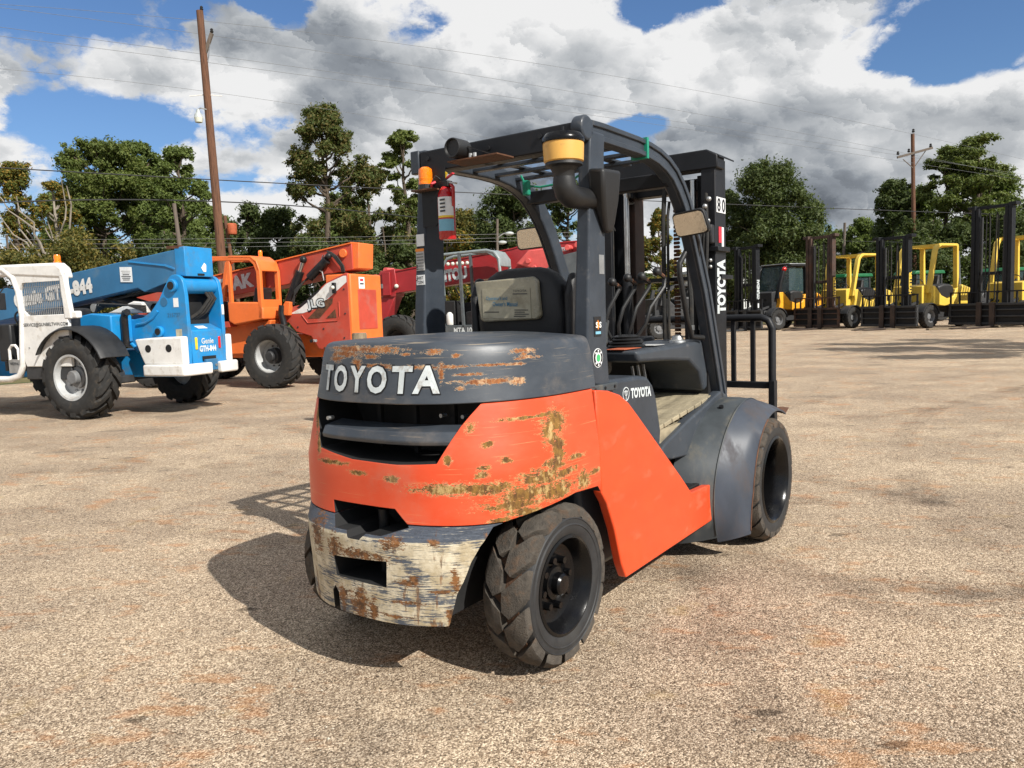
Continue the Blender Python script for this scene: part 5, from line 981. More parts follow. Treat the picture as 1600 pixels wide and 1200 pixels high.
MB().tube([Vector((.80, .78, 1.95))+Vector((.10*math.sin(a), .2*math.cos(a), .17*math.sin(a))) for a in [2*math.pi*i/24 for i in range(24)]], .018, 7, closed=True).build('steering_wheel', 'black_plastic', mn, smooth=True)
MB().box(-.5, 1.4, .40, .46, 1.1, 1.7).build('cab_wall', 'interior', mn)
MB().bar((1.50, 1.08, 2.75), (1.50, 1.08, 2.0), .04, .04).build('grab_rail', 'white_paint', mn); MB().box(.3, .4, .45, .5, 2.95, 3.02).build('roof_knob', 'pale_stone', mn)
for k in range(5): MB().ball((1.3-.14*k, .46, 2.72), .05).build('roof_lamp', 'lamp_lens', mn, smooth=True)
jug = empty('plastic_jug', Vector((-.2, 20.6, 0))+Matrix.Rotation(R(158), 3, 'Z') @ Vector((1.02, 1.0, 1.13)), 0, 'white plastic jug standing in the grey cab of the red telehandler', 'jug')
MB().lathe([(0, 0), (.10, 0), (.11, .02), (.11, .26), (.07, .32), (.03, .34), (.03, .37), (0, .37)], (0, 0, 0), 'z', 20, closed=False).build('body', 'white_paint', jug, smooth=True, angle=35); MB().cyl((0, 0, .37), (0, 0, .60), .022, .016, 12).build('spout', 'white_paint', jug)
# wooden post
tag(MB().lathe([(0, 0), (.095, 0), (.095, 1.20), (.085, 1.22), (0, 1.22)], (-1.92, 9.9, 0), 'z', 14, closed=False).build('wooden_post', 'wood_post', None, smooth=True, angle=35), 'weathered round wooden post standing in front of the orange telehandler', 'post')
# ------------------------------------------------------------------ forklifts parked on the right
def rim_y(e):
    MB().lathe([(.26, .10), (.285, .13), (.275, .15), (.25, .12), (.24, .02), (.13, .0), (.12, .06), (0, .07), (0, -.02), (.26, -.02)], n=32).build('rim', 'hub_grey', e, smooth=True, angle=35)
    bolts(e, 8, .18, .01, .02, .03, 'charcoal')
def yard_lift(org, hd, label, body, mastm, mh=4.6, gh=3.72, mw=.72, cw=1.05, txt=None, cab=False, sc=1., guard=True, rest=True, side=1, fork='fork_steel'):
    e = empty('forklift', (org[0], org[1], 0), hd, label, 'forklift', 'forklifts parked along the far side of the lot'); e.scale = (sc, sc, sc)
    for x, sd, rt in ((0, 1, 0), (0, -1, 8)): make_wheel(e, (x, sd*.98, .53), sd, .53, .36, .27, (18, .75, .035, .3, 'block'), 'rubber', 'rubber', rim_y, rt)
    for sd in (1, -1): make_wheel(e, (-2.5, sd*.85, .46), sd, .46, .30, .27, (18, .75, .035, .3, 'block'), 'rubber', 'rubber', rim_y, 5)
    MB().box(-2.4, .5, -.60, .60, .45, 1.0).build('chassis', 'charcoal', e, bevel=.02)
    rowsf = []
    for i in range(11):
        a = R(20+150*i/10); rowsf.append([Vector((.62*math.cos(a), y, .53+.62*math.sin(a))) for y in (.72, 1.16)]+[Vector((.58*math.cos(a), y, .53+.58*math.sin(a))) for y in (1.16, .72)])
    MB().loft(rowsf).build('fender', 'charcoal', e, smooth=True); MB().loft([[Vector((p.x, -p.y, p.z)) for p in r] for r in rowsf]).build('fender', 'charcoal', e, smooth=True)
    low = [(-.55, 1.02), (-.75, 1.30), (-.62, 1.62), (-.35, 1.68), (-.15, 1.2), (-.1, 1.02)]
    MB().prism([(-.15, 1.05), (-.28, 1.42), (-.20, 1.92), (-.50, 1.92), (-.95, 1.48), (-1.45, 1.30), (-1.85, 1.42), (-1.98, 1.75), (-2.25, 1.85), (-2.4, 1.2), (-1.95, .98), (-1.5, 1.02), (-1.2, .98), (-.6, 1.05)], 'y', .55, .98).build('body_side', body, e, bevel=.03)
    MB().prism([(-.15, 1.05), (-.20, 1.92), (-.50, 1.92), (-.95, 1.48), (-1.45, 1.30), (-1.85, 1.42), (-1.98, 1.75), (-2.25, 1.85), (-2.4, 1.2), (-1.95, .98), (-.6, 1.05)], 'y', -.98, -.55).build('body_side', body, e, bevel=.03)
    MB().prism([(.1, .9), (.1, 1.92), (-.30, 2.0), (-.75, 1.45), (-.75, .9)], 'y', -.74, .74).build('cowl', 'yellow_paint' if body == 'yellow_paint' else 'charcoal', e, bevel=.02)
    if rest: [MB().box(.10, .108, y, y+.16, zc, zc+.10).build('cowl_vent', 'interior', e) for y in (-.40, .22) for zc in (1.1, 1.5)]
    MB().prism([(-.80, .95), (-.80, 1.28), (-1.9, 1.30), (-2.0, 1.70), (-2.3, 1.70), (-2.3, .95)], 'y', -.55, .55).build('engine_deck', 'charcoal', e, bevel=.02)
    cwp = [(-2.15, 1.0), (-2.15, 1.88), (-2.6, 1.95), (-3.15, 1.80), (-3.35, 1.55), (-3.35, .85), (-3.0, .62), (-2.95, .95), (-2.75, 1.0)]
    MB().prism(cwp, 'y', -.98, .98).build('counterweight', body, e, bevel=.10, seg=3)
    # seat, steering wheel, cab
    sb_ = MB().prism([(-.95, 1.36), (-.80, 1.90), (-1.30, 2.02), (-1.80, 1.98), (-2.05, 1.75), (-1.95, 1.42), (-1.5, 1.30)], 'y', .30, .90).build('seat_box', 'black_plastic', e, bevel=.10, seg=3)
    MB().prism([(-1.12, 1.62), (-1.1, 1.78), (-1.60, 1.80), (-1.70, 2.42), (-1.85, 2.42), (-1.86, 1.62)], 'y', -.28, .30).build('seat', 'seat_vinyl', e, bevel=.05, seg=2)
    MB().tube([Vector((-.72, 0, 2.08))+Vector((.10*math.sin(a), .22*math.cos(a), .18*math.sin(a))) for a in [2*math.pi*i/20 for i in range(20)]], .022, 6, closed=True).build('steering_wheel', 'black_plastic', e, smooth=True); MB().cyl((-.5, 0, 1.7), (-.72, 0, 2.08), .05, n=10).build('steering_column', 'black_plastic', e)
    gm = body if body != 'amber_paint' else 'black_metal'
    if guard:
        for sd in (1, -1):
            MB().sweep_xz([(-.10, 1.6), (-.30, 2.4), (-.55, gh-.28), (-.72, gh-.08), (-.95, gh), (-2.1, gh), (-2.2, gh-.05), (-2.28, 1.8)], [(-.28, 1.6), (-.46, 2.4), (-.70, gh-.32), (-.82, gh-.18), (-.98, gh-.11), (-2.02, gh-.11), (-2.08, gh-.16), (-2.12, 1.8)], sd*.74, sd*.95).build('guard_frame', gm, e, bevel=.02)
            if cab: MB().prism([(-.45, 1.7), (-.78, gh-.15), (-2.05, gh-.15), (-2.12, 1.85), (-1.0, 1.5)], 'y', sd*.80, sd*.812).build('side_window', 'cab_glass', e)
        for i in range(7): MB().bar((-.95-.18*i, -.8, gh-.05), (-.95-.18*i, .8, gh-.05), .06, .07).build('roof_bar', gm, e)
        MB().bar((-.86, -.9, gh-.06), (-.86, .9, gh-.06), .09, .10).build('roof_beam', gm, e); MB().bar((-2.14, -.9, gh-.08), (-2.14, .9, gh-.08), .09, .10).build('roof_beam', gm, e)
        if cab:
            MB().box(-2.2, -.75, -.86, .86, gh, gh+.05).build('roof_panel', 'galv', e, bevel=.02); MB().prism([(-.42, 1.7), (-.76, gh-.1), (-.79, gh-.1), (-.45, 1.7)], 'y', -.80, .80).build('windscreen', 'cab_glass', e)
            MB().ball((-.62, .9, gh-.25), .12).build('work_lamp', 'red_lens', e, smooth=True)
    # mast
    X = .95
    for sd in (1, -1):
        MB().box(X, X+.26, sd*(mw-.16), sd*mw, .15, mh).build('mast_channel', mastm, e, bevel=.012)
        MB().box(X+.06, X+.24, sd*(mw-.32), sd*(mw-.19), .20, mh-.12).build('inner_channel', mastm, e, bevel=.01)
        MB().cyl((X+.10, sd*(mw-.40), .3), (X+.10, sd*(mw-.40), mh-.5), .05, n=10).build('lift_cylinder', 'charcoal', e)
        MB().tube([(X+.12, sd*.12, 1.2), (X+.10, sd*.14, mh-.6), (X+.12, sd*.18, mh-.35), (X+.15, sd*.26, mh-.5), (X+.15, sd*.28, 1.3)], .028, 6).build('hose', 'rubber', e, smooth=True)
        MB().bar((X-.02, sd*.55, 1.0), (-.1, sd*.55, 1.25), .10, .10).build('tilt_cylinder', 'charcoal', e)
        MB().box(X-.04, X+.28, sd*(mw+.003), sd*(mw+.16), mh-.14, mh).build('mast_ear', mastm, e, bevel=.01)
    for z in (mh-.10, 2.35 if mh > 4 else 2.0, .6): MB().box(X+.02, X+.10, -mw, mw, z-.07, z+.07).build('mast_tie', mastm, e, bevel=.01)
    if txt:
        lettering(txt, (X+.13, mw, 2.05), (0, 0, 1), (1, 0, 0), .16, 'letter_white' if body == 'amber_paint' else 'yellow_paint', e, width=1.05, bold=.05, lift=.012); plate('decal', (X+.13, mw, 1.28), (-1, 0, 0), (0, 0, 1), .10, .22, 'sticker_white', e, lift=.012)
    # carriage, load backrest, forks
    Xc = X+.36
    for z, h_ in ((.18, .10), (.50, .06), (.78, .05), (1.02, .10)): MB().box(Xc, Xc+.16, -cw, cw, z-h_/2, z+h_/2).build('carriage_bar', 'charcoal' if mastm != 'mast_rusty' else 'mast_rusty', e, bevel=.012)
    for y in (-cw+.05, -.35, .35, cw-.05): MB().box(Xc+.02, Xc+.13, y-.05, y+.05, .14, 1.06).build('carriage_post', 'charcoal' if mastm != 'mast_rusty' else 'mast_rusty', e, bevel=.01)
    MB().box(Xc+.005, Xc+.05, -cw+.05, cw-.05, .12, 1.0).build('carriage_plate', 'interior', e)
    if rest:
        MB().box(Xc+.02, Xc+.08, -cw, cw, 1.52, 1.58).build('backrest_rail', 'mast_black' if mastm != 'mast_rusty' else 'mast_rusty', e)
        n = 9
        for i in range(n): y = -cw+.04+(2*cw-.08)*i/(n-1); MB().box(Xc+.025, Xc+.075, y-.035, y+.035, 1.07, 1.55).build('backrest_bar', 'mast_black' if mastm != 'mast_rusty' else 'mast_rusty', e)
    for y in (-.28, .30): MB().prism([(Xc+.16, 1.10), (Xc+.24, 1.10), (Xc+.25, .10), (Xc+2.1, .05), (Xc+2.1, .02), (Xc+.16, .02)], 'y', y-.11, y+.11).build('fork', fork, e, bevel=.01)
    return e
yard_lift((16.5, 39.5), 209, 'yellow forklift with tall rusty brown mast, parked beside the orange cabbed one', 'yellow_paint', 'mast_rusty', 4.65, 3.70, mw=.80, cw=1.35, txt='HYSTER')
yard_lift((18.65, 36.4), 207, 'yellow forklift with black mast, parked next to the tall dark mast at right', 'yellow_paint', 'mast_black', 4.25, 3.85, mw=.84, cw=1.45, txt='HYSTER')
yard_lift((13.25, 40.8), 207, 'forklift with amber body, black mast and glazed cab, nearest the front forklift', 'amber_paint', 'mast_black', 4.35, 3.35, mw=.78, cw=1.35, txt='HYUNDAI', cab=True, rest=True, fork='charcoal')
yard_lift((22.0, 34.5), 207, 'yellow forklift with the tallest black mast, at the right edge of the photo', 'yellow_paint', 'mast_black', 5.3, 4.0, mw=.88, cw=1.7, sc=1.0)
# another forklift seen through the front mast
yard_lift((6.3, 34.5), 188, 'black forklift far behind, seen through the mast of the front forklift', 'charcoal', 'mast_black', 3.5, 2.6, sc=.9, rest=False)
# green roofed tractors behind the forklifts
def tractor(x, y, rz, label):
    e = empty('tractor', (x, y, 0), rz, label, 'tractor', 'green roofed tractors behind the forklifts')
    MB().prism([(-1.2, 2.75), (-1.1, 2.95), (.9, 2.95), (1.05, 2.75)], 'y', -.85, .85).build('roof', 'green_paint', e, bevel=.05, seg=2)
    for x_ in (-1.0, .85):
        for y_ in (-.75, .75): MB().bar((x_, y_, 1.3), (x_*.95, y_, 2.76), .08, .08).build('cab_post', 'charcoal', e)
    MB().box(-1.0, .85, -.74, .74, 1.3, 2.75).build('cab_glass', 'cab_glass', e); MB().box(-1.1, 1.0, -.8, .8, .7, 1.3).build('cab_base', 'charcoal', e, bevel=.05)
    MB().prism([(1.0, .8), (1.0, 1.7), (2.4, 1.55), (2.6, 1.3), (2.6, .8)], 'y', -.4, .4).build('bonnet', 'charcoal', e, bevel=.05); MB().prism([(-.4, 1.3), (-.4, 2.1), (-.6, 2.1), (-.7, 1.3)], 'y', -.25, .25).build('seat', 'seat_vinyl', e)
    for x_, y_, r_, wd in ((-.6, 1.0, .8, .45), (-.6, -1.0, .8, .45), (2.0, .85, .5, .3), (2.0, -.85, .5, .3)):
        MB().lathe([(r_*.5, -wd/2), (r_*.92, -wd/2), (r_, -wd*.3), (r_, wd*.3), (r_*.92, wd/2), (r_*.5, wd/2)], (x_, y_, r_), 'y', 28).build('wheel', 'rubber', e, smooth=True); MB().lathe([(0, -.05), (r_*.5, -.1), (r_*.5, .1), (0, .05)], (x_, y_, r_), 'y', 20).build('rim', 'yellow_dull', e)
    return e
tractor(20.6, 47.5, 200, 'green tractor behind the yellow forklift with rusty mast'); tractor(24.2, 46.2, 196, 'green tractor behind the yellow forklift with black mast'); tractor(29.2, 46.0, 204, 'green tractor behind the gap left of the tallest mast')

# ------------------------------------------------------------------ poles and lines
def dirp(px, py):
    u2, v2 = px-800, 600-py; c, s_ = math.cos(R(2)), math.sin(R(2)); u, v = c*u2+s_*v2, -s_*u2+c*v2; a = R(5.3475)
    d = Vector((u, 1212.8*math.cos(a)+v*math.sin(a), -1212.8*math.sin(a)+v*math.cos(a))); return d/d.y
def at(px, py, Y): return dirp(px, py)*Y+Vector((0, 0, 1.4252))     # a real point at distance Y
pt, pb = at(312, 17, 30), at(346, 400, 30); dd = (pt-pb); ft = pb+dd*((0-pb.z)/dd.z)
pl = empty('utility_pole', (ft.x, ft.y, 0), 0, 'tall leaning wooden utility pole behind the blue telehandler', 'pole')
L = lambda p: Vector(p)-Vector((ft.x, ft.y, 0))
MB().cyl(L(ft)-Vector((0, 0, .3)), L(pt), .19, .125, 18).build('pole', 'pole_wood', pl, smooth=True)
a_, b_ = L(at(316, 97, 30)), L(at(331, 52, 30)); MB().bar(a_, b_, .10, .12).build('cross_arm', 'pole_grey_wood', pl); MB().bar(L(at(325, 97, 30)), L(at(328, 66, 30)), .03, .03).build('brace', 'galv', pl)
for q in ((315, 12), (331, 47)): MB().lathe([(0, 0), (.05, 0), (.07, .04), (.045, .07), (.06, .11), (.03, .15), (0, .16)], L(at(q[0], q[1]+4, 30)), 'z', 12, closed=False).build('insulator', 'black_plastic', pl, smooth=True)
for px in (296, 347): MB().bar(L(at(322, 148, 30)), L(at(px, 150, 30)), .03, .03).build('bracket_arm', 'white_paint', pl)
lm = L(at(310, 180, 29.8)); lamp = MB().lathe([(0, .30), (.06, .30), (.08, .18), (.13, .14), (.16, 0), (0, 0)], lm-Vector((0, 0, .1)), 'z', 18, closed=False).build('lamp_head', 'lamp_housing', pl, smooth=True, angle=40); MB().lathe([(.16, 0), (.13, -.16), (0, -.17)], lm-Vector((0, 0, .1)), 'z', 18, closed=False).build('lens', 'lamp_lens', lamp, smooth=True); MB().tube([lm+Vector((0, 0, .2)), lm+Vector((.1, 0, .26)), lm+Vector((.35, .1, .2))], .025, 6).build('lamp_arm', 'galv', pl)
def simple_pole(px0, py0, px1, py1, Y, r, m, label, arm=None):
    t_, b2 = at(px0, py0, Y), at(px1, py1, Y); d = t_-b2; f = b2+d*((0-b2.z)/d.z)
    e = empty('utility_pole', (f.x, f.y, 0), 0, label, 'pole'); o = Vector((f.x, f.y, 0))
    MB().cyl(f-o-Vector((0, 0, .3)), t_-o, r, r*.75, 14).build('pole', m, e, smooth=True)
    return e, o
simple_pole(272, 318, 281, 385, 24, .075, 'pole_grey_wood', 'thin grey wooden pole rising behind the blue boom')
e_, o_ = simple_pole(351, 337, 361, 400, 42, .12, 'pole_wood', 'short brown pole with red transformer, right of the tall leaning pole')
MB().lathe([(0, 0), (.22, 0), (.24, .05), (.26, .5), (.2, .56), (0, .58)], at(363, 366, 41.7)-o_, 'z', 18, closed=False).build('transformer', 'terracotta', e_, smooth=True, angle=40)
e_, o_ = simple_pole(1426, 209, 1428, 380, 58, .17, 'pole_wood', 'wooden utility pole with slanted cross arm, right of the big round tree')
MB().bar(at(1402, 246, 57.8)-o_, at(1457, 231, 57.8)-o_, .14, .16).build('cross_arm', 'pole_grey_wood', e_)
for q in ((1411, 249, 1426, 262), (1446, 236, 1428, 262)): MB().bar(at(q[0], q[1], 57.9)-o_, at(q[2], q[3], 57.9)-o_, .05, .05).build('brace', 'pole_grey_wood', e_)
for q in ((1403, 242), (1420, 238), (1454, 230), (1427, 207)): MB().lathe([(0, 0), (.08, 0), (.11, .08), (.07, .14), (.09, .22), (0, .28)], at(q[0], q[1], 57.8)-o_, 'z', 10, closed=False).build('insulator', 'black_plastic', e_, smooth=True)
simple_pole(1320, 348, 1319, 380, 75, .16, 'pole_grey_wood', 'distant dark pole above the yellow forklift with rusty mast')
e_, o_ = simple_pole(777, 342, 777, 390, 46, .10, 'pole_grey_wood', 'grey street light pole with two lamps, behind the red boom')
for q in ((796, 364), (785, 378)):
    MB().tube([at(777, q[1]+8, 46)-o_, at((777+q[0])/2, q[1]+1, 46)-o_, at(q[0]-4, q[1], 46)-o_], .035, 6).build('lamp_arm', 'galv', e_, smooth=True); MB().ball(at(q[0], q[1]+1, 46)-o_, .26, .2, .12).build('lamp_head', 'lamp_housing', e_, smooth=True)
e_, o_ = simple_pole(1497, 392, 1499, 440, 44, .10, 'man_grey', 'grey steel stack pole behind the yellow forklift with black mast')
def line(pts, Y0, Y1, r, m, label, grp, n=28):
    """sagging overhead line through photographed points, running from distance Y0 to Y1"""
    xs = [p[0] for p in pts]; path = []
    for i in range(n+1):
        px = xs[0]+(xs[-1]-xs[0])*i/n
        co = np.polyfit(xs, [p[1] for p in pts], min(2, len(pts)-1)); py = float(np.polyval(co, px)); t_ = i/n
        k = 1/(1/Y0+(1/Y1-1/Y0)*t_); path.append(at(px, py, k))
    o = MB().tube(path, r, 5).build('power_line', m, None, smooth=True); return tag(o, label, 'power line', grp)
G1, G2, G3 = 'upper power lines', 'thick black cables', 'distant lines in front of the trees'
line([(-60, 12), (316, 12), (800, 108), (1426, 208), (1660, 262)], 29, 60, .0075, 'wire_grey', 'thin power line from the top of the tall pole to the right pole', G1)
line([(-60, 12), (300, 42), (332, 49), (800, 136), (1403, 242), (1660, 285)], 29, 60, .0075, 'wire_grey', 'thin power line held by the slanted arm of the tall pole', G1)
line([(-60, 40), (310, 70), (800, 165), (1420, 238), (1660, 285)], 29, 60, .0075, 'wire_grey', 'thin power line just below the slanted arm, third from the top', G1)
line([(-60, 55), (310, 82), (800, 172), (1400, 250), (1660, 290)], 29, 60, .0075, 'wire_grey', 'thin power line below the slanted arm, fourth from the top', G1)
line([(-60, 106), (312, 131), (660, 207), (1000, 262)], 29, 46, .0065, 'wire_grey', 'faint lowest thin power line crossing the clouds at left', G1)
line([(-60, 264), (330, 271), (560, 290), (1000, 322), (1300, 327), (1660, 335)], 29, 60, .022, 'wire', 'black cable, the upper of two thick ones at the tall pole', G2)
line([(-60, 320), (250, 313), (340, 312), (480, 326), (700, 345)], 29, 46, .028, 'wire', 'heaviest black cable, the lower of two thick ones at the tall pole', G2)
for (a1, b1, nm) in ((374, 368, 'topmost'), (381, 374, 'middle'), (388, 379, 'lowest')): line([(-60, a1), (300, a1), (640, b1), (900, b1-5)], 38, 44, .008, 'wire_light', nm+' of three pale thin lines low in front of the trees', G3)
line([(1130, 378), (1250, 372), (1400, 381), (1660, 389)], 50, 60, .012, 'wire', 'faint thin line in front of the big round tree at right', G3)

# ------------------------------------------------------------------ far buildings
def building(x0, x1, Y, z1, label, m, roofm, dep=8):
    e = empty('building', ((x0+x1)/2, Y, 0), 0, label, 'building'); hw = (x1-x0)/2
    MB().box(-hw, hw, 0, dep, 0, z1).build('wall', m, e); MB().prism([(-hw-.3, z1), (-hw-.3, z1+.25), (hw+.3, z1+.25), (hw+.3, z1)], 'y', -.4, dep+.3).build('roof', roofm, e); MB().box(-hw-.3, hw+.3, -.42, -.38, z1-.15, z1+.26).build('fascia', roofm, e)
    return e, hw
p0, p1 = at(1003, 470, 72), at(1062, 470, 72); zt = at(1030, 424, 72).z
e_, hw = building(p0.x-3, p1.x+4, 72, zt, 'white metal building far away, seen through the mast of the front forklift', 'building_white', 'building_white')
for k in range(4): w_ = MB().box(-hw+1.2+2.3*k, -hw+2.1+2.3*k, -.05, .02, zt-2.2, zt-1.1).build('window', 'window_dark', e_)
MB().box(-hw, hw, -.06, 0, zt-1.05, zt-.95).build('siding_strip', 'roof_grey', e_); MB().box(-hw+6, hw+1, -2.2, -.1, zt-2.8, zt-2.65).build('awning', 'terracotta', e_); [MB().bar((x, -2.1, 0), (x, -2.1, zt-2.7), .1, .1).build('awning_post', 'charcoal', e_) for x in (-hw+6.2, hw+.8)]
p0, p1 = at(930, 470, 78), at(957, 470, 78); zt = at(945, 430, 78).z
e_, hw = building(p0.x-2, p1.x+1.5, 78, zt, 'small cream house far away, left of the white building', 'building_cream', 'roof_grey', 6); MB().box(hw-1.6, hw-.9, -.05, .02, 1.6, 2.8).build('window', 'window_dark', e_)
p0 = at(1165, 470, 70); e_, hw = building(p0.x-5, p0.x+2.2, 70, 4.2, 'grey shed far away behind the amber forklift', 'building_white', 'roof_grey', 6); MB().box(-1, .6, -.05, .02, 0, 2.6).build('door', 'window_dark', e_)

plk = at(1435, 513, 34.5); tag(MB().box(-1.7, 1.7, -.10, .10, 0, .07, Matrix.Translation((19.6, 33.6, 0)) @ Matrix.Rotation(R(8), 4, 'Z')).build('timber_plank', 'wood_post', None, bevel=.008), 'long timber plank on the ground before the forklift with the tallest mast', 'plank')
tag(MB().box(-.9, .9, -.09, .09, 0, .06, Matrix.Translation((16.9, 35.2, 0)) @ Matrix.Rotation(R(-12), 4, 'Z')).build('timber_plank', 'wood_post', None, bevel=.008), 'short timber plank on the ground between the two yellow forklifts', 'plank')
# loose stones on the lot
rs = np.random.default_rng(5); SV = []; SF = []; n_ = 2600
oct_ = np.array([(1, 0, 0), (-1, 0, 0), (0, 1, 0), (0, -1, 0), (0, 0, 1), (0, 0, -1)], float); of = [(0, 2, 4), (2, 1, 4), (1, 3, 4), (3, 0, 4), (2, 0, 5), (1, 2, 5), (3, 1, 5), (0, 3, 5)]
yy = 1.6+11*rs.random(n_)**1.5; xx = (rs.random(n_)*2-1)*(.75*yy+.6)
for x, y in zip(xx, yy):
    s_ = .003+.006*rs.random()**3; k = len(SV); SV += [tuple(v) for v in (oct_*rs.uniform(.6, 1.2, (6, 3))*s_*np.array([1, 1, .7])+np.array([x, y, s_*.35]))]; SF += [tuple(i+k for i in f) for f in of]
me = bpy.data.meshes.new('loose_stones'); me.from_pydata(SV, [], SF); me.materials.append(MATS['pale_stone']); q = bpy.data.objects.new('loose_stones', me); COL.objects.link(q); q['kind'] = 'stuff'; q['label'] = 'small loose stones scattered over the lot'
# ------------------------------------------------------------------ trees
def crown_mesh(clumps, nleaf, size, seed, m, flat=.5):
    """many small leaf faces spread through clumps (centre, radii)"""
    rg = np.random.default_rng(seed); vol = np.array([c[1][0]*c[1][1]*c[1][2] for c in clumps])**.62; cnt = np.maximum((vol/vol.sum()*nleaf).astype(int), 12); V = []
    for (c, r), n in zip(clumps, cnt):
        d = rg.normal(size=(n, 3)); d /= np.linalg.norm(d, axis=1)[:, None]; rad = rg.random(n)**.5
        p = np.array(c)+d*rad[:, None]*np.array(r)*(1+.30*rg.normal(size=(n, 1)))
        nrm = d+rg.normal(size=(n, 3))*.75+np.array([0, 0, flat]); nrm /= np.linalg.norm(nrm, axis=1)[:, None]
        t = np.cross(nrm, rg.normal(size=(n, 3))); t /= np.linalg.norm(t, axis=1)[:, None]; b = np.cross(nrm, t)
        s = size*(.6+.8*rg.random((n, 1)))
        V.append(np.stack([p-t*s, p+b*s*.75, p+t*s*.9-b*s*.35], 1))
    V = np.concatenate(V).reshape(-1, 3); nf = len(V)//3
    me = bpy.data.meshes.new('crown'); me.vertices.add(len(V)); me.vertices.foreach_set('co', V.astype(np.float32).ravel()); me.loops.add(nf*3); me.loops.foreach_set('vertex_index', np.arange(nf*3)); me.polygons.add(nf); me.polygons.foreach_set('loop_start', np.arange(nf)*3); me.polygons.foreach_set('loop_total', np.full(nf, 3)); me.update(); me.validate(); me.materials.append(MATS[m]); return me
def limb(mb, a, b, r0, r1, rg, n=5):
    a, b = Vector(a), Vector(b); L = (b-a).length; pts = []; 
    for i in range(n+1):
        t = i/n; p = a.lerp(b, t)+Vector((rg.uniform(-1, 1), rg.uniform(-1, 1), rg.uniform(-.4, .4)))*L*.05*(0 if i in (0, n) else 1)+Vector((0, 0, -L*.10*math.sin(math.pi*t))); pts.append(p)
    mb.tube(pts, [r0+(r1-r0)*i/n for i in range(n+1)], 6)
def tree(px, ptop, wpx, Y, kind, seed, label, nleaf=14000, low=.18, m=None, lsz=None, dens=1., bare=0, lean=0, grp='trees behind the lot'):
    rg = random.Random(seed); top = at(px, ptop, Y); H = top.z; wd = wpx*Y/1212.8/2
    e = empty('tree', (top.x, Y, 0), 0, label, 'tree', grp); cl = []; tr = MB()
    tr.tube([(rg.uniform(-.15, .15)*(i > 0)+lean*i/6, rg.uniform(-.1, .1), H*.92*i/6-.2*(i == 0)) for i in range(7)], [max(.05, H*.021*(1-.80*i/6)) for i in range(7)], 9)
    if kind == 'round':
        n = int(75*dens)
        for i in range(n):
            t = rg.random()**.8; z = H*(low+(1-low)*t); u = (z/H-low)/(1-low); env = wd*(math.sin(math.pi*min(1, .16+.80*u))**.7); a = rg.uniform(0, 6.28); r = env*rg.random()**.5*.80
            s = wd*rg.uniform(.13, .27); cl.append(((r*math.cos(a)+lean*u, r*math.sin(a), min(z, H-s*.6)), (s, s, s*.85)))
    elif kind == 'airy':
        n = int(85*dens)
        for i in range(n):
            z = H*(low+(1-low)*rg.random()); u = (z/H-low)/(1-low); env = wd*(math.sin(math.pi*min(1, .20+.76*u))**.8); a = rg.uniform(0, 6.28); r = env*rg.random()**.4*.92
            s = wd*rg.uniform(.09, .19); cl.append(((r*math.cos(a)+lean*u, r*math.sin(a), min(z, H-s*.5)), (s, s, s*.85)))
    elif kind == 'pine':
        n = int(46*dens)
        for i in range(n):
            u = rg.random()**.75; z = H*(low+(1-low)*u); env = wd*(1-.55*abs(u-.45)*2); a = rg.uniform(0, 6.28); r = env*(.15+.85*rg.random()**.6)*(1 if u < .93 else .4)
            s = wd*rg.uniform(.14, .27); cl.append(((r*math.cos(a), r*math.sin(a), min(z, H-s*.3)), (s, s, s*.5)))
    elif kind == 'dome':
        n = int(80*dens)
        for i in range(n):
            u = rg.random(); z = H*(low+(1-low)*u); env = wd*math.sqrt(max(.05, 1-(max(0, u-.30)/.74)**2)); a = rg.uniform(0, 6.28); r = env*rg.random()**.45*.86
            s = wd*rg.uniform(.11, .22); cl.append(((r*math.cos(a), r*math.sin(a), min(z, H-s*.6)), (s, s, s*.7)))
    elif kind == 'bush':
        for i in range(int(46*dens)):
            a = rg.uniform(0, 6.28); r = wd*rg.random()**.5*.85; s = wd*rg.uniform(.12, .24); z = H*rg.uniform(.08, .95)*(1-.5*(r/wd)**2); cl.append(((r*math.cos(a), r*math.sin(a), z), (s, s, s*.75)))
    sub_ = []
    for (c, r) in cl:                                   # break every clump into twigs' worth of smaller tufts
        for k in range(5):
            d = Vector((rg.gauss(0, 1), rg.gauss(0, 1), rg.gauss(0, .8))).normalized(); q = rg.uniform(.45, 1.15); s2 = rg.uniform(.28, .52)
            sub_.append(((c[0]+d.x*r[0]*q, c[1]+d.y*r[1]*q, min(c[2]+d.z*r[2]*q*1.15, H)), (r[0]*s2, r[1]*s2, r[2]*s2*1.1)))
    for (c, r) in cl:
        if rg.random() < .40:
            zz = max(H*.08, c[2]-abs(rg.uniform(.25, .6))*math.hypot(c[0], c[1])-H*.04); limb(tr, (lean*zz/H, 0, min(zz, H*.9)), c, max(.03, H*.0062), .02, rg)
    for k in range(bare):
        a = rg.uniform(0, 6.28); z0 = H*rg.uniform(.3, .55); b0 = Vector((wd*.95*math.cos(a), wd*.5*math.sin(a)-wd*.5, H*rg.uniform(.6, .95))); limb(tr, (0, 0, z0), b0, H*.011, .03, rg, 7); limb(tr, Vector((0, 0, z0)).lerp(b0, .5), b0+Vector((rg.uniform(-1, 1), -.5, rg.uniform(.2, 1.2))), H*.006, .02, rg)
    lm_ = m or {'round': 'leaf_green', 'airy': 'leaf_green', 'pine': 'leaf_pine', 'dome': 'leaf_pine', 'bush': 'leaf_olive'}[kind]
    tr.build('trunk', 'bark_pale' if bare else 'bark', e, smooth=True)
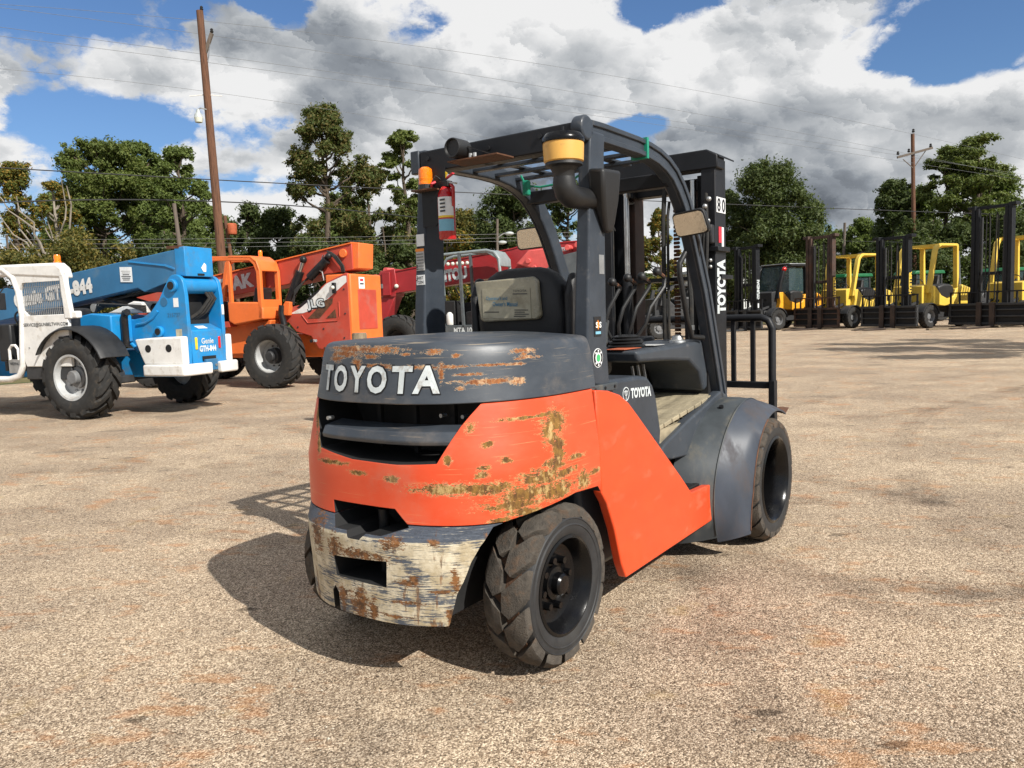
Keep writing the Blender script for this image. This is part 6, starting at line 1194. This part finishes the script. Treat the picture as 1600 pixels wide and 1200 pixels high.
    ob = bpy.data.objects.new('crown', crown_mesh(cl+sub_, int(nleaf*2.5), (lsz or .17*Y/55)*.62, seed, lm_)); COL.objects.link(ob); ob.parent = e
    return e
tree(18, 255, 100, 46, 'round', 1, 'yellowing tree at the left edge of the photo', 11000, .25, 'leaf_autumn', dens=.9)
tree(82, 283, 95, 43, 'airy', 2, 'half bare pale-branched tree left of the dark pine', 5200, .30, 'leaf_autumn', dens=.8, bare=7)
tree(152, 216, 180, 52, 'dome', 3, 'broad dark pine with rounded top, left of the tall pole', 42000, .30, 'leaf_pine', dens=1.5)
tree(212, 224, 115, 54, 'dome', 4, 'green tree against the right flank of the broad pine', 20000, .2, 'leaf_green')
tree(276, 232, 120, 48, 'airy', 5, 'slender green tree just left of the tall leaning pole', 22000, .22, 'leaf_green', dens=1.4)
tree(120, 350, 260, 40, 'bush', 6, 'wide olive thicket behind the white cab roof', 26000, m='leaf_olive', dens=1.6); tree(255, 345, 190, 42, 'bush', 7, 'dark thicket behind the blue boom', 22000, m='leaf_dark', dens=1.4); tree(10, 350, 120, 38, 'bush', 8, 'olive thicket at the left edge of the photo', 14000, m='leaf_olive')
tree(385, 320, 95, 56, 'round', 9, 'small round dark tree right of the tall leaning pole', 12000, .15, 'leaf_dark'); tree(432, 328, 130, 56, 'round', 10, 'rounded dark green tree behind the orange boom', 16000, .1, 'leaf_dark')
tree(503, 168, 150, 50, 'airy', 11, 'tallest loose-crowned tree above the orange telehandler', 26000, .26, 'leaf_brown', dens=1.5)
tree(572, 260, 150, 52, 'airy', 12, 'loose tree between the tallest tree and the slim pine', 15000, .25, 'leaf_brown', dens=1.1); tree(490, 345, 170, 48, 'bush', 13, 'dark thicket under the tallest tree', 20000, m='leaf_dark', dens=1.4); tree(600, 340, 150, 50, 'bush', 14, 'dark thicket under the slim pine', 18000, m='leaf_dark', dens=1.3)
tree(628, 202, 82, 52, 'pine', 15, 'slim pine with bare trunk beside the left pillar of the front forklift', 9000, .60, 'leaf_pine', lsz=.17)
tree(698, 345, 130, 46, 'bush', 16, 'yellow green bush behind the fire extinguisher', 14000, m='leaf_autumn'); tree(800, 288, 165, 54, 'round', 17, 'dark round tree seen under the roof of the front forklift', 26000, .12, 'leaf_dark', dens=1.3); tree(885, 283, 105, 56, 'airy', 18, 'dark airy tree behind the right rear pillar of the front forklift', 13000, .2, 'leaf_dark')
tree(850, 385, 230, 50, 'bush', 19, 'low dark thicket behind the red boom', 18000, m='leaf_dark', dens=1.3)
tree(1030, 328, 75, 52, 'airy', 20, 'yellow green tree seen through the mast of the front forklift', 9000, .2, 'leaf_autumn'); tree(975, 365, 90, 60, 'bush', 21, 'dark bush behind the far cream house', 9000, m='leaf_dark')
tree(1205, 258, 190, 50, 'round', 22, 'big round dark tree right of the front forklift mast', 38000, .14, 'leaf_dark', dens=1.5); tree(1135, 300, 100, 53, 'round', 23, 'dark tree directly behind the mast marked 80', 14000, .1, 'leaf_dark')
tree(1305, 362, 80, 80, 'round', 24, 'distant tree in the low gap of the tree line', 8000, .1, 'leaf_green', lsz=.24); tree(1350, 343, 80, 78, 'round', 25, 'distant rounded tree left of the right utility pole', 9000, .1, 'leaf_green', lsz=.24)
tree(1396, 283, 95, 64, 'round', 26, 'dark pine touching the right utility pole', 18000, .12, 'leaf_dark', dens=1.3); tree(1478, 232, 95, 62, 'pine', 27, 'pine just right of the utility pole with cross arm', 12000, .35, 'leaf_pine', dens=1.2); tree(1532, 212, 125, 60, 'pine', 28, 'tall layered pine, highest at the right', 17000, .38, 'leaf_pine', dens=1.45)
tree(1455, 330, 200, 58, 'bush', 29, 'dark thicket below the tall pines', 26000, m='leaf_dark', dens=1.5); tree(1575, 330, 130, 56, 'round', 30, 'dark tree at the right edge of the photo', 16000, .1, 'leaf_dark'); tree(1640, 300, 130, 58, 'round', 31, 'green tree cut by the right edge of the photo', 12000, .1, 'leaf_green')
tree(1320, 395, 150, 66, 'bush', 32, 'low thicket behind the yellow forklift with rusty mast', 12000, m='leaf_dark'); tree(1240, 390, 150, 58, 'bush', 33, 'low thicket behind the amber forklift', 12000, m='leaf_dark'); tree(1080, 400, 150, 84, 'bush', 34, 'far low bushes behind the white building', 9000, m='leaf_olive', lsz=.24)
tree(345, 372, 130, 60, 'bush', 35, 'far dark bush behind the foot of the tall leaning pole', 12000, m='leaf_dark'); tree(420, 372, 130, 60, 'bush', 36, 'far dark bush under the rounded dark tree', 12000, m='leaf_dark'); tree(560, 372, 130, 60, 'bush', 37, 'far dark bush left of the slim pine trunk', 12000, m='leaf_olive'); tree(655, 372, 130, 60, 'bush', 38, 'far dark bush behind the left pillar of the front forklift', 12000, m='leaf_dark'); tree(740, 372, 130, 60, 'bush', 39, 'far dark bush left of the two-lamp street light', 12000, m='leaf_dark'); tree(60, 372, 160, 52, 'bush', 40, 'dense green thicket behind the half bare tree', 14000, m='leaf_green')
tree(245, 280, 170, 58, 'round', 41, 'full green tree filling the gap behind the slender tree', 22000, .1, 'leaf_green', dens=1.2); tree(105, 300, 130, 56, 'round', 42, 'full green tree behind the half bare tree', 16000, .1, 'leaf_green'); tree(335, 325, 110, 62, 'round', 43, 'green tree directly behind the tall leaning pole', 14000, .1, 'leaf_green')
tree(540, 305, 150, 60, 'round', 44, 'green tree filling in behind the tallest tree', 18000, .1, 'leaf_green', dens=1.1); tree(648, 318, 120, 60, 'round', 45, 'green tree filling in behind the slim pine', 14000, .1, 'leaf_green'); tree(725, 330, 120, 58, 'round', 46, 'olive tree between the slim pine and the dark round tree', 14000, .1, 'leaf_olive'); tree(1430, 295, 130, 70, 'round', 47, 'green tree behind the right utility pole', 16000, .1, 'leaf_green', lsz=.2); tree(1560, 275, 120, 68, 'round', 48, 'green tree behind the tall layered pine', 15000, .1, 'leaf_green', lsz=.2)
# bare limbed trees beyond the right edge whose shadows fall across the lot
def offtree(x, y, seed, label):
    rg = random.Random(seed); e = empty('tree', (x, y, 0), 0, label, 'tree', 'trees beside the lot, outside the photo'); tr = MB(); H = 9.5; cl = []
    tr.tube([(rg.uniform(-.15, .15)*(i > 0), 0, H*.9*i/6) for i in range(7)], [.22*(1-.75*i/6) for i in range(7)], 9)
    for i in range(13): a = rg.uniform(0, 6.28); z = H*rg.uniform(.55, 1.0); r = rg.uniform(.8, 2.6); c = (r*math.cos(a), r*math.sin(a), z); limb(tr, (0, 0, z-r*.6), c, .07, .02, rg); cl.append((c, (.7, .7, .4)))
    tr.build('trunk', 'bark', e, smooth=True); ob = bpy.data.objects.new('crown', crown_mesh(cl, 5000, .15, seed, 'leaf_dark')); COL.objects.link(ob); ob.parent = e
offtree(17.5, 13.0, 71, 'tree standing beside the lot to the right, outside the photo, nearer one'); offtree(20.5, 16.5, 72, 'tree standing beside the lot to the right, outside the photo, farther one')
